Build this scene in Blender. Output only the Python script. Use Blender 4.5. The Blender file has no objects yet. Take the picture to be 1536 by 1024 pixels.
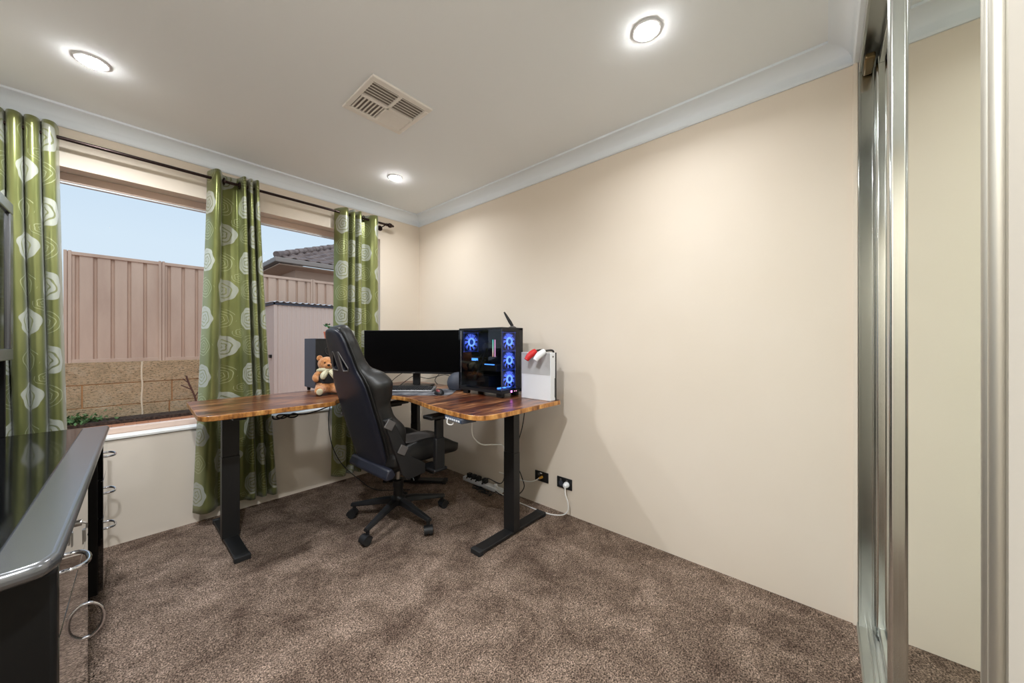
import bpy, bmesh, math, random
from mathutils import Vector, Matrix, noise
random.seed(7)
PI = math.pi
S = bpy.context.scene
COL = S.collection

# ------------------------------------------------------------------ camera
CAM = Vector((-2.04993, -3.07206, 1.17680))
cd = bpy.data.cameras.new('camera'); cam = bpy.data.objects.new('camera', cd); COL.objects.link(cam)
cam.location = CAM; cam.rotation_euler = (PI/2, 0, math.radians(-48.418))
cd.sensor_width = 36; cd.lens = 12.415; cd.clip_start = .02; cd.clip_end = 200
S.camera = cam
# ------------------------------------------------------------------ view, world, sun
S.view_settings.view_transform = 'Standard'; S.view_settings.look = 'None'
S.view_settings.gamma = 1; S.view_settings.use_curve_mapping = False
S.view_settings.exposure = -0.03
LAMP_W = 10.0            # a ceiling downlight
W = bpy.data.worlds.new('sky'); S.world = W; W.use_nodes = True
wn = W.node_tree; wn.nodes.clear()
tc = wn.nodes.new('ShaderNodeTexCoord'); sx = wn.nodes.new('ShaderNodeSeparateXYZ')
cr = wn.nodes.new('ShaderNodeValToRGB'); bg = wn.nodes.new('ShaderNodeBackground'); wo = wn.nodes.new('ShaderNodeOutputWorld')
wn.links.new(tc.outputs['Generated'], sx.inputs[0]); wn.links.new(sx.outputs['Z'], cr.inputs[0])
cr.color_ramp.elements[0].position = .0; cr.color_ramp.elements[0].color = (.74, .85, .95, 1)
cr.color_ramp.elements[1].position = .55; cr.color_ramp.elements[1].color = (.46, .64, .88, 1)
e = cr.color_ramp.elements.new(.2); e.color = (.70, .83, .96, 1)
wn.links.new(cr.outputs[0], bg.inputs[0]); bg.inputs[1].default_value = 1.0
wn.links.new(bg.outputs[0], wo.inputs[0])
sd = bpy.data.lights.new('sun', 'SUN'); sd.energy = 1.3; sd.angle = math.radians(50); sd.color = (1, .95, .9)
sun = bpy.data.objects.new('sun', sd); COL.objects.link(sun); sun.rotation_euler = (math.radians(42), 0, math.radians(-8))

# ------------------------------------------------------------------ node helpers
def srgb(r, g, b):
    f = lambda c: (c/255/12.92) if c/255 <= .04045 else ((c/255+.055)/1.055)**2.4
    return (f(r), f(g), f(b), 1)

class X:                                   # small math-expression wrapper over nodes
    def __init__(s, nt, sock): s.nt, s.s = nt, sock
    def _m(s, op, *o):
        n = s.nt.nodes.new('ShaderNodeMath'); n.operation = op
        for i, v in enumerate((s,)+o):
            if isinstance(v, X): s.nt.links.new(v.s, n.inputs[i])
            else: n.inputs[i].default_value = v
        return X(s.nt, n.outputs[0])
    def __add__(s, o): return s._m('ADD', o)
    def __sub__(s, o): return s._m('SUBTRACT', o)
    def __mul__(s, o): return s._m('MULTIPLY', o)
    def __truediv__(s, o): return s._m('DIVIDE', o)
    def fract(s): return s._m('FRACT')
    def sin(s): return s._m('SINE')
    def sqrt(s): return s._m('SQRT')
    def atan2(s, o): return s._m('ARCTAN2', o)
    def lt(s, o): return s._m('LESS_THAN', o)
    def gt(s, o): return s._m('GREATER_THAN', o)
    def max(s, o): return s._m('MAXIMUM', o)
    def min(s, o): return s._m('MINIMUM', o)
    def mod(s, o): return s._m('FLOORED_MODULO', o)
    def abs(s): return s._m('ABSOLUTE')

def mat(name, col, rough=.5, metal=0, spec=.5, emit=None, es=1, coat=0, sheen=0):
    m = bpy.data.materials.new(name); m.use_nodes = True
    p = m.node_tree.nodes['Principled BSDF']
    p.inputs['Base Color'].default_value = col if len(col) == 4 else (*col, 1)
    p.inputs['Roughness'].default_value = rough; p.inputs['Metallic'].default_value = metal
    p.inputs['Specular IOR Level'].default_value = spec
    p.inputs['Coat Weight'].default_value = coat; p.inputs['Sheen Weight'].default_value = sheen
    if emit: p.inputs['Emission Color'].default_value = emit; p.inputs['Emission Strength'].default_value = es
    return m
def P(m): return m.node_tree.nodes['Principled BSDF']
def noise_tex(m, scale, detail=4, rough=.5, coord='Object', stretch=None, dist=0):
    nt = m.node_tree; t = nt.nodes.new('ShaderNodeTexCoord'); n = nt.nodes.new('ShaderNodeTexNoise')
    n.inputs['Scale'].default_value = scale; n.inputs['Detail'].default_value = detail
    n.inputs['Roughness'].default_value = rough; n.inputs['Distortion'].default_value = dist
    src = t.outputs[coord]
    if stretch:
        mp = nt.nodes.new('ShaderNodeMapping'); mp.inputs['Scale'].default_value = stretch
        nt.links.new(src, mp.inputs[0]); src = mp.outputs[0]
    nt.links.new(src, n.inputs['Vector'])
    return n.outputs['Fac']
def ramp(m, fac, stops):
    nt = m.node_tree; r = nt.nodes.new('ShaderNodeValToRGB'); el = r.color_ramp.elements
    while len(el) < len(stops): el.new(.5)
    for e_, (p, c) in zip(el, stops): e_.position = p; e_.color = c
    nt.links.new(fac, r.inputs[0]); return r.outputs[0]
def mixc(m, fac, a, b, mode='MIX'):
    nt = m.node_tree; n = nt.nodes.new('ShaderNodeMix'); n.data_type = 'RGBA'; n.blend_type = mode
    for v, i in ((fac, 0), (a, 6), (b, 7)):
        if isinstance(v, bpy.types.NodeSocket): nt.links.new(v, n.inputs[i])
        else: n.inputs[i].default_value = v
    return n.outputs[2]
def bump(m, fac, strength=.2, dist=.01):
    nt = m.node_tree; b = nt.nodes.new('ShaderNodeBump'); b.inputs['Strength'].default_value = strength
    b.inputs['Distance'].default_value = dist; nt.links.new(fac, b.inputs['Height'])
    nt.links.new(b.outputs[0], P(m).inputs['Normal'])
def setc(m, sock): m.node_tree.links.new(sock, P(m).inputs['Base Color'])

# ------------------------------------------------------------------ materials
M = {}
m = M['wall'] = mat('wall_paint', srgb(232, 219, 203), .75, spec=.3)
setc(m, ramp(m, noise_tex(m, 1.3, 3), [(.3, srgb(230, 217, 200)), (.7, srgb(235, 223, 208))]))
bump(m, noise_tex(m, 120, 3), .05, .002)
m = M['nib'] = mat('nib_paint', srgb(188, 181, 168), .7, spec=.3)
m = M['ceiling'] = mat('ceiling_paint', srgb(246, 250, 253), .85, spec=.2)
m = M['cornice'] = mat('cornice_paint', srgb(240, 247, 254), .6, spec=.3)
m = M['carpet'] = mat('carpet_pile', srgb(100, 84, 74), 1, spec=.05)
a = noise_tex(m, 4.2, 9, .74, dist=.4); b = noise_tex(m, 190, 2, .7); c3 = noise_tex(m, 80, 3, .75, dist=.8)
ca = ramp(m, a, [(.38, srgb(120, 101, 89)), (.50, srgb(154, 133, 118)), (.62, srgb(182, 159, 143))])
cb = ramp(m, b, [(.34, (.06, .06, .06, 1)), (.5, (.78, .77, .76, 1)), (.66, (1.8, 1.8, 1.8, 1))])
cc = ramp(m, c3, [(.32, (.50, .50, .50, 1)), (.64, (1.28, 1.28, 1.28, 1))])
setc(m, mixc(m, 1.0, mixc(m, 1.0, ca, cb, 'MULTIPLY'), cc, 'MULTIPLY'))
nt = m.node_tree
add = nt.nodes.new('ShaderNodeMath'); nt.links.new(b, add.inputs[0]); nt.links.new(c3, add.inputs[1])
bump(m, add.outputs[0], .9, .012)

m = M['alu'] = mat('aluminium_satin', srgb(205, 208, 205), .28, 1)
m = M['alu_bright'] = mat('aluminium_bright', srgb(214, 217, 214), .16, 1)
M['alu_soft'] = mat('aluminium_soft', srgb(196, 192, 180), .5, 1)
m = M['bronze'] = mat('track_bronze', srgb(118, 100, 70), .3, .9)
m = M['mirror'] = mat('mirror_silver', srgb(226, 233, 220), .015, 1)
m = M['black'] = mat('black_powdercoat', srgb(22, 22, 23), .45)
m = M['black_gloss'] = mat('black_gloss', srgb(14, 14, 15), .08, spec=.6)
m = M['black_plastic'] = mat('black_plastic', srgb(24, 24, 26), .5)
m = M['rubber'] = mat('rubber', srgb(30, 30, 31), .7)
m = M['leather'] = mat('black_leather', srgb(30, 29, 28), .42)
bump(m, noise_tex(m, 240, 3), .12, .002)
m = M['shell'] = mat('chair_shell', srgb(30, 32, 44), .4)
m = M['greyplastic'] = mat('grey_plastic', srgb(92, 88, 86), .5)
m = M['dgrey'] = mat('dark_grey', srgb(64, 68, 80), .6)
m = M['chrome'] = mat('chrome', srgb(215, 215, 220), .1, 1)
m = M['steel'] = mat('steel', srgb(170, 168, 165), .3, 1)
m = M['white_plastic'] = mat('white_plastic', srgb(234, 236, 240), .35)
m = M['white_cable'] = mat('white_cable', srgb(236, 234, 230), .5)
m = M['amber'] = mat('amber_plug', srgb(205, 150, 50), .5)
m = M['red'] = mat('red_rubber', srgb(200, 28, 26), .45)
m = M['screen'] = mat('monitor_screen', srgb(5, 5, 6), .3, spec=.15)
m = M['rod'] = mat('rod_bronze', srgb(62, 50, 48), .25, .85)
m = M['frame'] = mat('window_frame', srgb(222, 196, 180), .5)
m = M['sill'] = mat('sill_white', srgb(240, 238, 232), .4)
m = M['seal'] = mat('window_seal', srgb(215, 218, 220), .5)
m = M['lamp'] = mat('lamp_diffuser', (1, 1, 1), .5, emit=(1, .99, .97, 1), es=150)
m = M['vent'] = mat('vent_plastic', srgb(246, 242, 236), .6)
m = M['vent_dark'] = mat('vent_gap_shade', srgb(165, 156, 148), .9)
m = M['red_fire'] = mat('pot_terracotta', srgb(216, 120, 90), .6)
m = M['leaf'] = mat('leaf_green', srgb(40, 110, 60), .5)
m = M['cloth_pale'] = mat('pale_cloth', srgb(205, 200, 170), .9)
m = M['cloth_dark'] = mat('dark_cloth', srgb(28, 28, 30), .9)
m = M['fur'] = mat('bear_fur', srgb(200, 132, 74), 1, spec=.1, sheen=.5)
setc(m, ramp(m, noise_tex(m, 60, 4, .7), [(.3, srgb(150, 88, 44)), (.7, srgb(224, 160, 100))]))
bump(m, noise_tex(m, 140, 4, .7), .8, .008)
m = M['pad'] = mat('mouse_pad_cloth', srgb(74, 74, 80), .8)
setc(m, ramp(m, noise_tex(m, 9, 3, .6), [(.45, srgb(60, 60, 66)), (.62, srgb(120, 120, 124))]))
m = M['key'] = mat('key_caps', srgb(34, 34, 36), .5)
m = M['kb'] = mat('keyboard_case', srgb(150, 150, 152), .35, .6)
m = M['mobo'] = mat('circuit_board', srgb(20, 24, 26), .5)
m = M['gpu'] = mat('gpu_shroud', srgb(64, 58, 46), .45, .3)
m = M['pcb_gold'] = mat('cooler_fins', srgb(120, 100, 70), .4, .5)
m = M['blue_e'] = mat('fan_blue_light', srgb(20, 40, 160), .4, emit=(.05, .14, .8, 1), es=.35)
m = M['blue_b'] = mat('fan_ring_light', srgb(90, 140, 255), .4, emit=(.22, .45, 1, 1), es=2.4)
m = M['blue_s'] = mat('blue_strip_light', srgb(90, 140, 255), .4, emit=(.08, .30, 1, 1), es=4)
m = M['magenta'] = mat('magenta_light', srgb(230, 90, 240), .4, emit=(.8, .2, 1, 1), es=5)
m = M['ram_g'] = mat('memory_light', srgb(90, 220, 160), .4, emit=(.2, .9, .5, 1), es=1.5)
nt = m.node_tree; t_ = nt.nodes.new('ShaderNodeTexCoord'); s_ = nt.nodes.new('ShaderNodeSeparateXYZ'); nt.links.new(t_.outputs['Generated'], s_.inputs[0])
nt.links.new(ramp(m, s_.outputs['Z'], [(0, (1, .3, .2, 1)), (.3, (1, .8, .7, 1)), (.6, (.4, .9, .6, 1)), (1, (.1, .7, .6, 1))]), P(m).inputs['Emission Color'])
m = M['ram_p'] = mat('memory_light_pink', srgb(240, 170, 200), .4, emit=(1, .45, .7, 1), es=1.5)
m = M['display'] = mat('keypad_display', srgb(70, 84, 104), .3)

def glass_mat(name, tint, ior=1.45, refl=1.0):
    m = bpy.data.materials.new(name); m.use_nodes = True; nt = m.node_tree; nt.nodes.clear()
    o = nt.nodes.new('ShaderNodeOutputMaterial'); mx = nt.nodes.new('ShaderNodeMixShader')
    tr = nt.nodes.new('ShaderNodeBsdfTransparent'); gl = nt.nodes.new('ShaderNodeBsdfGlossy'); lw = nt.nodes.new('ShaderNodeLayerWeight'); lw.inputs[0].default_value = .5; fr = nt.nodes.new('ShaderNodeMath'); fr.operation = 'POWER'; fr.inputs[1].default_value = 3.5; nt.links.new(lw.outputs['Facing'], fr.inputs[0])
    tr.inputs[0].default_value = tint; gl.inputs['Roughness'].default_value = .01; base = ((ior-1)/(ior+1))**2
    ml = nt.nodes.new('ShaderNodeMath'); ml.operation = 'MULTIPLY_ADD'; ml.inputs[1].default_value = refl; ml.inputs[2].default_value = base
    nt.links.new(fr.outputs[0], ml.inputs[0]); nt.links.new(ml.outputs[0], mx.inputs[0])
    nt.links.new(tr.outputs[0], mx.inputs[1]); nt.links.new(gl.outputs[0], mx.inputs[2]); nt.links.new(mx.outputs[0], o.inputs[0])
    return m
M['glass'] = glass_mat('window_glass', (.99, 1, 1, 1), 1.05, .06)
M['tint_glass'] = glass_mat('tinted_glass', (.62, .63, .66, 1), 1.35)
M['smoke_glass'] = glass_mat('smoked_glass', (.66, .68, .72, 1), 1.42, .5)

# desk wood: rustic planks, grain along world x
m = M['wood'] = mat('rustic_wood', srgb(130, 80, 45), .3, coat=.3)
P(m).inputs['Coat Roughness'].default_value = .25
g1 = noise_tex(m, 3.2, 8, .68, stretch=(1.1, 9, 9), dist=.6); g2 = noise_tex(m, 2.2, 4, .6, stretch=(1, 2.6, 2), dist=.3)
ca = ramp(m, g1, [(.36, srgb(50, 27, 17)), (.46, srgb(106, 62, 40)), (.55, srgb(158, 104, 66)), (.68, srgb(214, 164, 116))])
cb = ramp(m, g2, [(.35, srgb(150, 110, 90)), (.65, (1, 1, 1, 1))])
nt = m.node_tree; t_ = nt.nodes.new('ShaderNodeTexCoord'); s_ = nt.nodes.new('ShaderNodeSeparateXYZ'); nt.links.new(t_.outputs['Object'], s_.inputs[0])
yy = X(nt, s_.outputs['Y']); cell = (yy/.115).fract(); seam = cell.lt(.03)
setc(m, mixc(m, seam.s, mixc(m, 1, ca, cb, 'MULTIPLY'), srgb(60, 26, 14)))
m = M['wood_edge'] = mat('wood_edge_band', srgb(170, 105, 50), .35)
g1 = noise_tex(m, 9, 6, .7, stretch=(3, 3, 1))
setc(m, ramp(m, g1, [(.35, srgb(112, 66, 30)), (.5, srgb(186, 124, 62)), (.66, srgb(224, 170, 100))]))
# desk with glass, brushed dark metal-looking laminate
m = M['lam'] = mat('graphite_laminate', srgb(118, 119, 121), .24, .7)
bump(m, noise_tex(m, 60, 3, .6), .04, .002)
m = M['lam_black'] = mat('black_laminate', srgb(13, 13, 13), .5, spec=.25)
m = M['drawer'] = mat('drawer_gloss', srgb(20, 17, 16), .05, spec=1.0, coat=1)
P(m).inputs['Coat IOR'].default_value = 1.9; P(m).inputs['Coat Roughness'].default_value = .03
# outside
m = M['fence'] = mat('fence_steel', srgb(176, 154, 146), .6)
M_f = ramp(m, noise_tex(m, 3, 5, .6, stretch=(1, 1, .25)), [(.3, srgb(184, 154, 134)), (.75, srgb(208, 180, 158))]); setc(m, M_f)
m = M['shed'] = mat('shed_steel', srgb(200, 180, 168), .5)
m = M['lime'] = mat('limestone', srgb(200, 168, 126), .95, spec=.1)
g1 = noise_tex(m, 4, 6, .7, stretch=(1, 1, 2)); g2 = noise_tex(m, 26, 5, .75, stretch=(1, 1, 3.2))
ca = ramp(m, g1, [(.3, srgb(214, 184, 146)), (.5, srgb(244, 208, 164)), (.7, srgb(250, 224, 188))])
cb = ramp(m, g2, [(.38, (.26, .22, .20, 1)), (.47, (1, 1, 1, 1))])
setc(m, mixc(m, 1, ca, cb, 'MULTIPLY')); bump(m, g2, 1, .05)
m = M['mortar'] = mat('mortar', srgb(176, 128, 84), 1)
m = M['joint'] = mat('joint_sealant', srgb(226, 206, 176), .9)
m = M['paving'] = mat('brick_paving', srgb(186, 128, 96), .9)
nt = m.node_tree; t_ = nt.nodes.new('ShaderNodeTexCoord'); br = nt.nodes.new('ShaderNodeTexBrick'); nt.links.new(t_.outputs['Object'], br.inputs[0])
br.inputs['Scale'].default_value = 1; br.inputs['Brick Width'].default_value = .23; br.inputs['Row Height'].default_value = .115; br.inputs['Mortar Size'].default_value = .004
br.inputs['Color1'].default_value = srgb(214, 146, 106); br.inputs['Color2'].default_value = srgb(194, 128, 92); br.inputs['Mortar'].default_value = srgb(140, 104, 84)
setc(m, br.outputs[0])
m = M['soil'] = mat('garden_soil', srgb(66, 52, 46), 1); setc(m, ramp(m, noise_tex(m, 30, 5, .7), [(.35, srgb(40, 30, 28)), (.65, srgb(104, 84, 70))]))
bump(m, noise_tex(m, 30, 5, .7), 1, .03)
m = M['weed'] = mat('weed_leaf', srgb(90, 120, 70), .8)
m = M['twig'] = mat('dry_twig', srgb(96, 66, 56), .9)
m = M['roof'] = mat('roof_tile', srgb(126, 108, 102), .85); setc(m, ramp(m, noise_tex(m, 5, 4, .6), [(.3, srgb(104, 88, 84)), (.7, srgb(150, 132, 124))]))
m = M['gutter'] = mat('gutter_steel', srgb(146, 134, 126), .6)
m = M['housewall'] = mat('house_wall', srgb(214, 182, 160), .9)
m = M['brickout'] = mat('outer_wall', srgb(180, 150, 120), .9)

# curtain satin with roses
m = M['curtain'] = mat('rose_satin', srgb(110, 120, 50), .30, .5, sheen=.2)
nt = m.node_tree; uvn = nt.nodes.new('ShaderNodeUVMap'); uvn.uv_map = 'cloth'
s_ = nt.nodes.new('ShaderNodeSeparateXYZ'); nt.links.new(uvn.outputs[0], s_.inputs[0])
nz = noise_tex(m, 18, 2, .5)
U = X(nt, s_.outputs['X']).mod(.34); V = X(nt, s_.outputs['Y']).mod(.376)
nzx = (X(nt, nz)-.5)*.010
fill = None; line = None
def rose(cx, cy, R, filled, ph, turns):
    global fill, line
    dx = (U-cx)+nzx; dy = (V-cy)
    r = (dx*dx+dy*dy).sqrt(); th = dy.atan2(dx)
    Rb = (((th*7+ph).sin()*.035)+((th*3+ph*2).sin()*.05)+1.0)*R
    ins = r.lt(Rb)
    rip = r*(turns/R)+th*(1/(2*PI))+((th*5+ph*2+r*50).sin()*.12)
    fr = rip.fract()
    if filled:
        ln = fr.lt(.30)*(r.lt(R*.82))
        f_ = ins*(ln*-.8+1)
        fill = f_ if fill is None else fill.max(f_)
    else:
        l_ = fr.lt(.20)*ins
        line = l_ if line is None else line.max(l_)
rose(.085, .10, .076, True, .4, 3.4)
rose(.252, .285, .074, True, 2.0, 3.4)
rose(.255, .105, .068, False, 1.1, 3.8)
rose(.082, .285, .070, False, 3.0, 4.0)
rose(.170, .195, .036, False, 5.0, 2.6)
v1 = noise_tex(m, 3, 2)
green = ramp(m, v1, [(.3, srgb(114, 120, 66)), (.7, srgb(142, 146, 92))])
c1 = mixc(m, fill.s, green, srgb(172, 175, 162)); c2 = mixc(m, (line*.8).s, c1, srgb(186, 192, 150))
setc(m, c2)
mt = (fill*-.4+.55); nt.links.new(mt.s, P(m).inputs['Metallic'])
P(m).inputs['Anisotropic'].default_value = .5
m = M['lining'] = mat('curtain_lining', srgb(196, 214, 218), .8)

# ------------------------------------------------------------------ geometry helpers
def finish(name, bm, mt, parent=None, bevel=0, smooth=True, ang=38, sub=0, seg=2):
    bmesh.ops.recalc_face_normals(bm, faces=bm.faces)
    me = bpy.data.meshes.new(name); bm.to_mesh(me); bm.free()
    for k in (mt if isinstance(mt, (list, tuple)) else [mt]): me.materials.append(M[k] if isinstance(k, str) else k)
    if smooth: me.shade_smooth(); me.set_sharp_from_angle(angle=math.radians(ang))
    o = bpy.data.objects.new(name, me); COL.objects.link(o)
    if parent is not None: o.parent = parent
    if bevel:
        b = o.modifiers.new('bevel', 'BEVEL'); b.width = bevel; b.segments = seg; b.limit_method = 'ANGLE'; b.angle_limit = math.radians(40)
    if sub:
        s = o.modifiers.new('sub', 'SUBSURF'); s.levels = sub; s.render_levels = sub
    return o
def box(bm, x0, x1, y0, y1, z0, z1, mi=0, T=None):
    v = [bm.verts.new(Vector(p) if T is None else T @ Vector(p)) for p in
         ((x0,y0,z0),(x1,y0,z0),(x1,y1,z0),(x0,y1,z0),(x0,y0,z1),(x1,y0,z1),(x1,y1,z1),(x0,y1,z1))]
    for f in ((0,3,2,1),(4,5,6,7),(0,1,5,4),(1,2,6,5),(2,3,7,6),(3,0,4,7)):
        bm.faces.new([v[i] for i in f]).material_index = mi
def bxo(name, d, mt, parent=None, bevel=0, T=None, seg=2):
    bm = bmesh.new()
    for b in (d if isinstance(d[0], (list, tuple)) else [d]): box(bm, *b, T=T)
    return finish(name, bm, mt, parent, bevel, seg=seg)
def ring(bm, c, n, r, seg, ref=None, ry=None):
    n = Vector(n).normalized(); a = (Vector(ref) if ref else (Vector((0,0,1)) if abs(n.z) < .9 else Vector((1,0,0))))
    u = (a - n*a.dot(n)).normalized(); w = n.cross(u); ry = r if ry is None else ry
    return [bm.verts.new(Vector(c)+u*math.cos(2*PI*i/seg)*r+w*math.sin(2*PI*i/seg)*ry) for i in range(seg)]
def skin(bm, rings, cap=True, closed=False, mi=0):
    for a, b in zip(rings, rings[1:]+([rings[0]] if closed else [])):
        n = len(a)
        for i in range(n): bm.faces.new((a[i], a[(i+1) % n], b[(i+1) % n], b[i])).material_index = mi
    if cap and not closed:
        bm.faces.new(list(reversed(rings[0]))).material_index = mi; bm.faces.new(rings[-1]).material_index = mi
def cyl(bm, p0, p1, r0, r1=None, seg=16, mi=0):
    p0, p1 = Vector(p0), Vector(p1); d = p1-p0; r1 = r0 if r1 is None else r1
    skin(bm, [ring(bm, p0, d, r0, seg), ring(bm, p1, d, r1, seg)], mi=mi)
def lathe(bm, prof, c=(0,0,0), axis=(0,0,1), seg=24, mi=0):
    c = Vector(c); ax = Vector(axis).normalized()
    skin(bm, [ring(bm, c+ax*h, ax, max(r, 1e-4), seg) for r, h in prof], mi=mi)
def smooth_path(pts, k=6):
    P_ = [Vector(p) for p in pts]; out = []
    for i in range(len(P_)-1):
        p0 = P_[max(i-1, 0)]; p1 = P_[i]; p2 = P_[i+1]; p3 = P_[min(i+2, len(P_)-1)]
        for j in range(k):
            t = j/k; out.append(.5*((2*p1)+(p2-p0)*t+(2*p0-5*p1+4*p2-p3)*t*t+(3*p1-p0-3*p2+p3)*t**3))
    return out+[P_[-1]]
def tube(bm, pts, r, seg=8, k=6, closed=False, mi=0):
    pp = smooth_path(pts, k) if k else [Vector(p) for p in pts]
    if closed: pp = pp[:-1]
    rings = []; u = None
    for i, p in enumerate(pp):
        if closed: d = (pp[(i+1) % len(pp)]-pp[i-1])
        else: d = pp[min(i+1, len(pp)-1)]-pp[max(i-1, 0)]
        d.normalize()
        if u is None: u = (Vector((0,0,1)) if abs(d.z) < .9 else Vector((1,0,0)))
        u = (u-d*u.dot(d)).normalized(); w = d.cross(u)
        rr = r(i/(len(pp)-1)) if callable(r) else r
        rings.append([bm.verts.new(p+(u*math.cos(2*PI*j/seg)+w*math.sin(2*PI*j/seg))*rr) for j in range(seg)])
    skin(bm, rings, closed=closed, mi=mi)
def prism(bm, poly, z0, z1, top=0, side=0):
    a = [bm.verts.new((x, y, z0)) for x, y in poly]; b = [bm.verts.new((x, y, z1)) for x, y in poly]
    bm.faces.new(list(reversed(a))).material_index = top; bm.faces.new(b).material_index = top
    n = len(poly)
    for i in range(n): bm.faces.new((a[i], a[(i+1) % n], b[(i+1) % n], b[i])).material_index = side
def ball(bm, c, r, seg=20, rng=12, mi=0, T=None):
    if not isinstance(r, (list, tuple)): r = (r, r, r)
    mx = Matrix.Translation(c) @ (T if T else Matrix.Identity(4)) @ Matrix.Diagonal((*r, 1))
    g = bmesh.ops.create_uvsphere(bm, u_segments=seg, v_segments=rng, radius=1, matrix=mx)
    for v in g['verts']:
        for f in v.link_faces: f.material_index = mi
def tag(o, label, cat, group=None, kind=None):
    o['label'] = label; o['category'] = cat
    if group: o['group'] = group
    if kind: o['kind'] = kind
    return o
def thing(name, label, cat, loc=(0,0,0), rz=0, group=None):
    o = bpy.data.objects.new(name, None); o.empty_display_size = .1; COL.objects.link(o); o.location = loc; o.rotation_euler = (0, 0, rz)
    return tag(o, label, cat, group)
def struct(o, label=None, cat=None):
    o['kind'] = 'structure'
    if label: o['label'] = label
    if cat: o['category'] = cat
    return o
def copy_tree(o, loc, label=None):
    c = o.copy(); COL.objects.link(c); c.location = loc
    if label: c['label'] = label
    for ch in list(o.children):
        d = ch.copy(); COL.objects.link(d); d.parent = c
        for g in list(ch.children):
            e_ = g.copy(); COL.objects.link(e_); e_.parent = d
    return c

# ================================================================== ROOM SHELL
RX0, RY0, H = -2.75, -3.17, 2.42
WX0, WX1, WZ0, WZ1 = -2.62, -.42, .625, 2.12       # window opening
struct(bxo('floor', (RX0-.1, .0, -4.0, 0.0, -.06, 0), 'carpet'), 'dark brown mottled carpet covering the whole room', 'floor')
struct(bxo('ceiling', (RX0-.1, .1, -4.0, .16, H, H+.1), 'ceiling'), 'flat off-white painted ceiling', 'ceiling')
bm = bmesh.new(); wy0, wy1 = 0, .16
box(bm, RX0-.1, WX0, wy0, wy1, 0, H); box(bm, WX1, .1, wy0, wy1, 0, H)
box(bm, WX0, WX1, wy0, wy1, 0, WZ0-.02); box(bm, WX0, WX1, wy0, wy1, WZ1, H)
struct(finish('wall_window', bm, 'wall', smooth=False), 'cream painted wall around the window', 'wall')
struct(bxo('wall_right', (0, .1, -4.0, 0, 0, H), 'wall'), 'long bare cream painted wall', 'wall')
struct(bxo('wall_left', (RX0-.1, RX0, -4.0, 0, 0, H), 'wall'), 'cream wall behind the black desk', 'wall')
NX = -1.622
struct(bxo('wall_back', (RX0, NX, RY0-.14, RY0, 0, H), 'nib', bevel=.004), 'grey-cream wall end beside the mirrored doors', 'wall')
struct(bxo('wall_wardrobe', (RX0, 0, -4.0, -3.9, 0, H), 'wall'), 'rear wall of the wardrobe', 'wall')

def cornice(name, p0, p1, nrm, ext0=0, ext1=0):
    # cove profile 90 x 90 swept from p0 to p1, mitred 45 degrees at its ends
    prof = [(0, -.09), (.008, -.09), (.013, -.082)]
    for i in range(9):
        t = i/8*PI/2; prof.append((.013+.069*(1-math.cos(t)), -.082+.069*math.sin(t)))
    prof += [(.09, -.011), (.09, 0), (0, 0)]
    p0, p1, nrm = Vector(p0), Vector(p1), Vector(nrm); d = (p1-p0).normalized(); bm = bmesh.new()
    rings = []
    for p, sg in ((p0, 1), (p1, -1)):
        rings.append([bm.verts.new(p+nrm*a_+Vector((0,0,b_))+d*sg*a_) for a_, b_ in prof])
    skin(bm, rings)
    return finish(name, bm, 'cornice', ang=50)
o = cornice('trim_1', (RX0, 0, H), (0, 0, H), (0, -1, 0)); struct(o, 'white coved cornice above the window', 'cornice')
o = cornice('trim_2', (0, 0, H), (0, RY0, H), (-1, 0, 0)); struct(o, 'white coved cornice along the long bare wall', 'cornice')
o = cornice('trim_3', (0, RY0, H), (RX0, RY0, H), (0, 1, 0)); struct(o, 'white coved cornice above the mirrored doors', 'cornice')
o = cornice('trim_4', (RX0, RY0, H), (RX0, 0, H), (1, 0, 0)); struct(o, 'white coved cornice above the black desk', 'cornice')
# bulkhead above the wardrobe opening (behind the cornice)
struct(bxo('trim_5', (NX, 0, RY0-.14, RY0, H-.09, H), 'cornice'), 'white bulkhead over the mirrored doors', 'trim')
struct(bxo('trim_6', (-.010, 0.0, RY0-.002, RY0+.012, 0, H-.09), 'wall'), 'thin painted corner bead beside the mirrored doors', 'trim')

# window ------------------------------------------------------------
win = bpy.data.objects.new('window_1', None); COL.objects.link(win); win.location = (WX0, .1, WZ0); struct(win, 'wide fixed window with taupe frame between the green curtains', 'window')
bm = bmesh.new(); L = WX1-WX0; Hh = WZ1-WZ0
def fr(x0, x1, z0, z1): box(bm, x0, x1, 0, .045, z0, z1)
fr(0, L, Hh-.05, Hh); fr(0, L, 0, .035); fr(0, .04, .035, Hh-.05); fr(L-.04, L, .035, Hh-.05); fr(L/2-.03, L/2+.03, .035, Hh-.05)
finish('window_frame', bm, 'frame', win, bevel=.003)
bm = bmesh.new(); box(bm, .04, L/2-.03, .005, .03, Hh-.059, Hh-.05); box(bm, L/2+.03, L-.04, .005, .03, Hh-.059, Hh-.05)
finish('glazing_bead', bm, 'seal', win)
bxo('pane', (.035, L/2-.025, .018, .024, .03, Hh-.045), 'glass', win); bxo('pane', (L/2+.025, L-.035, .018, .024, .03, Hh-.045), 'glass', win)
bxo('window_sill', (0, L, -.106, 0, -.016, 0.0), 'sill', win, bevel=.003)

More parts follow.
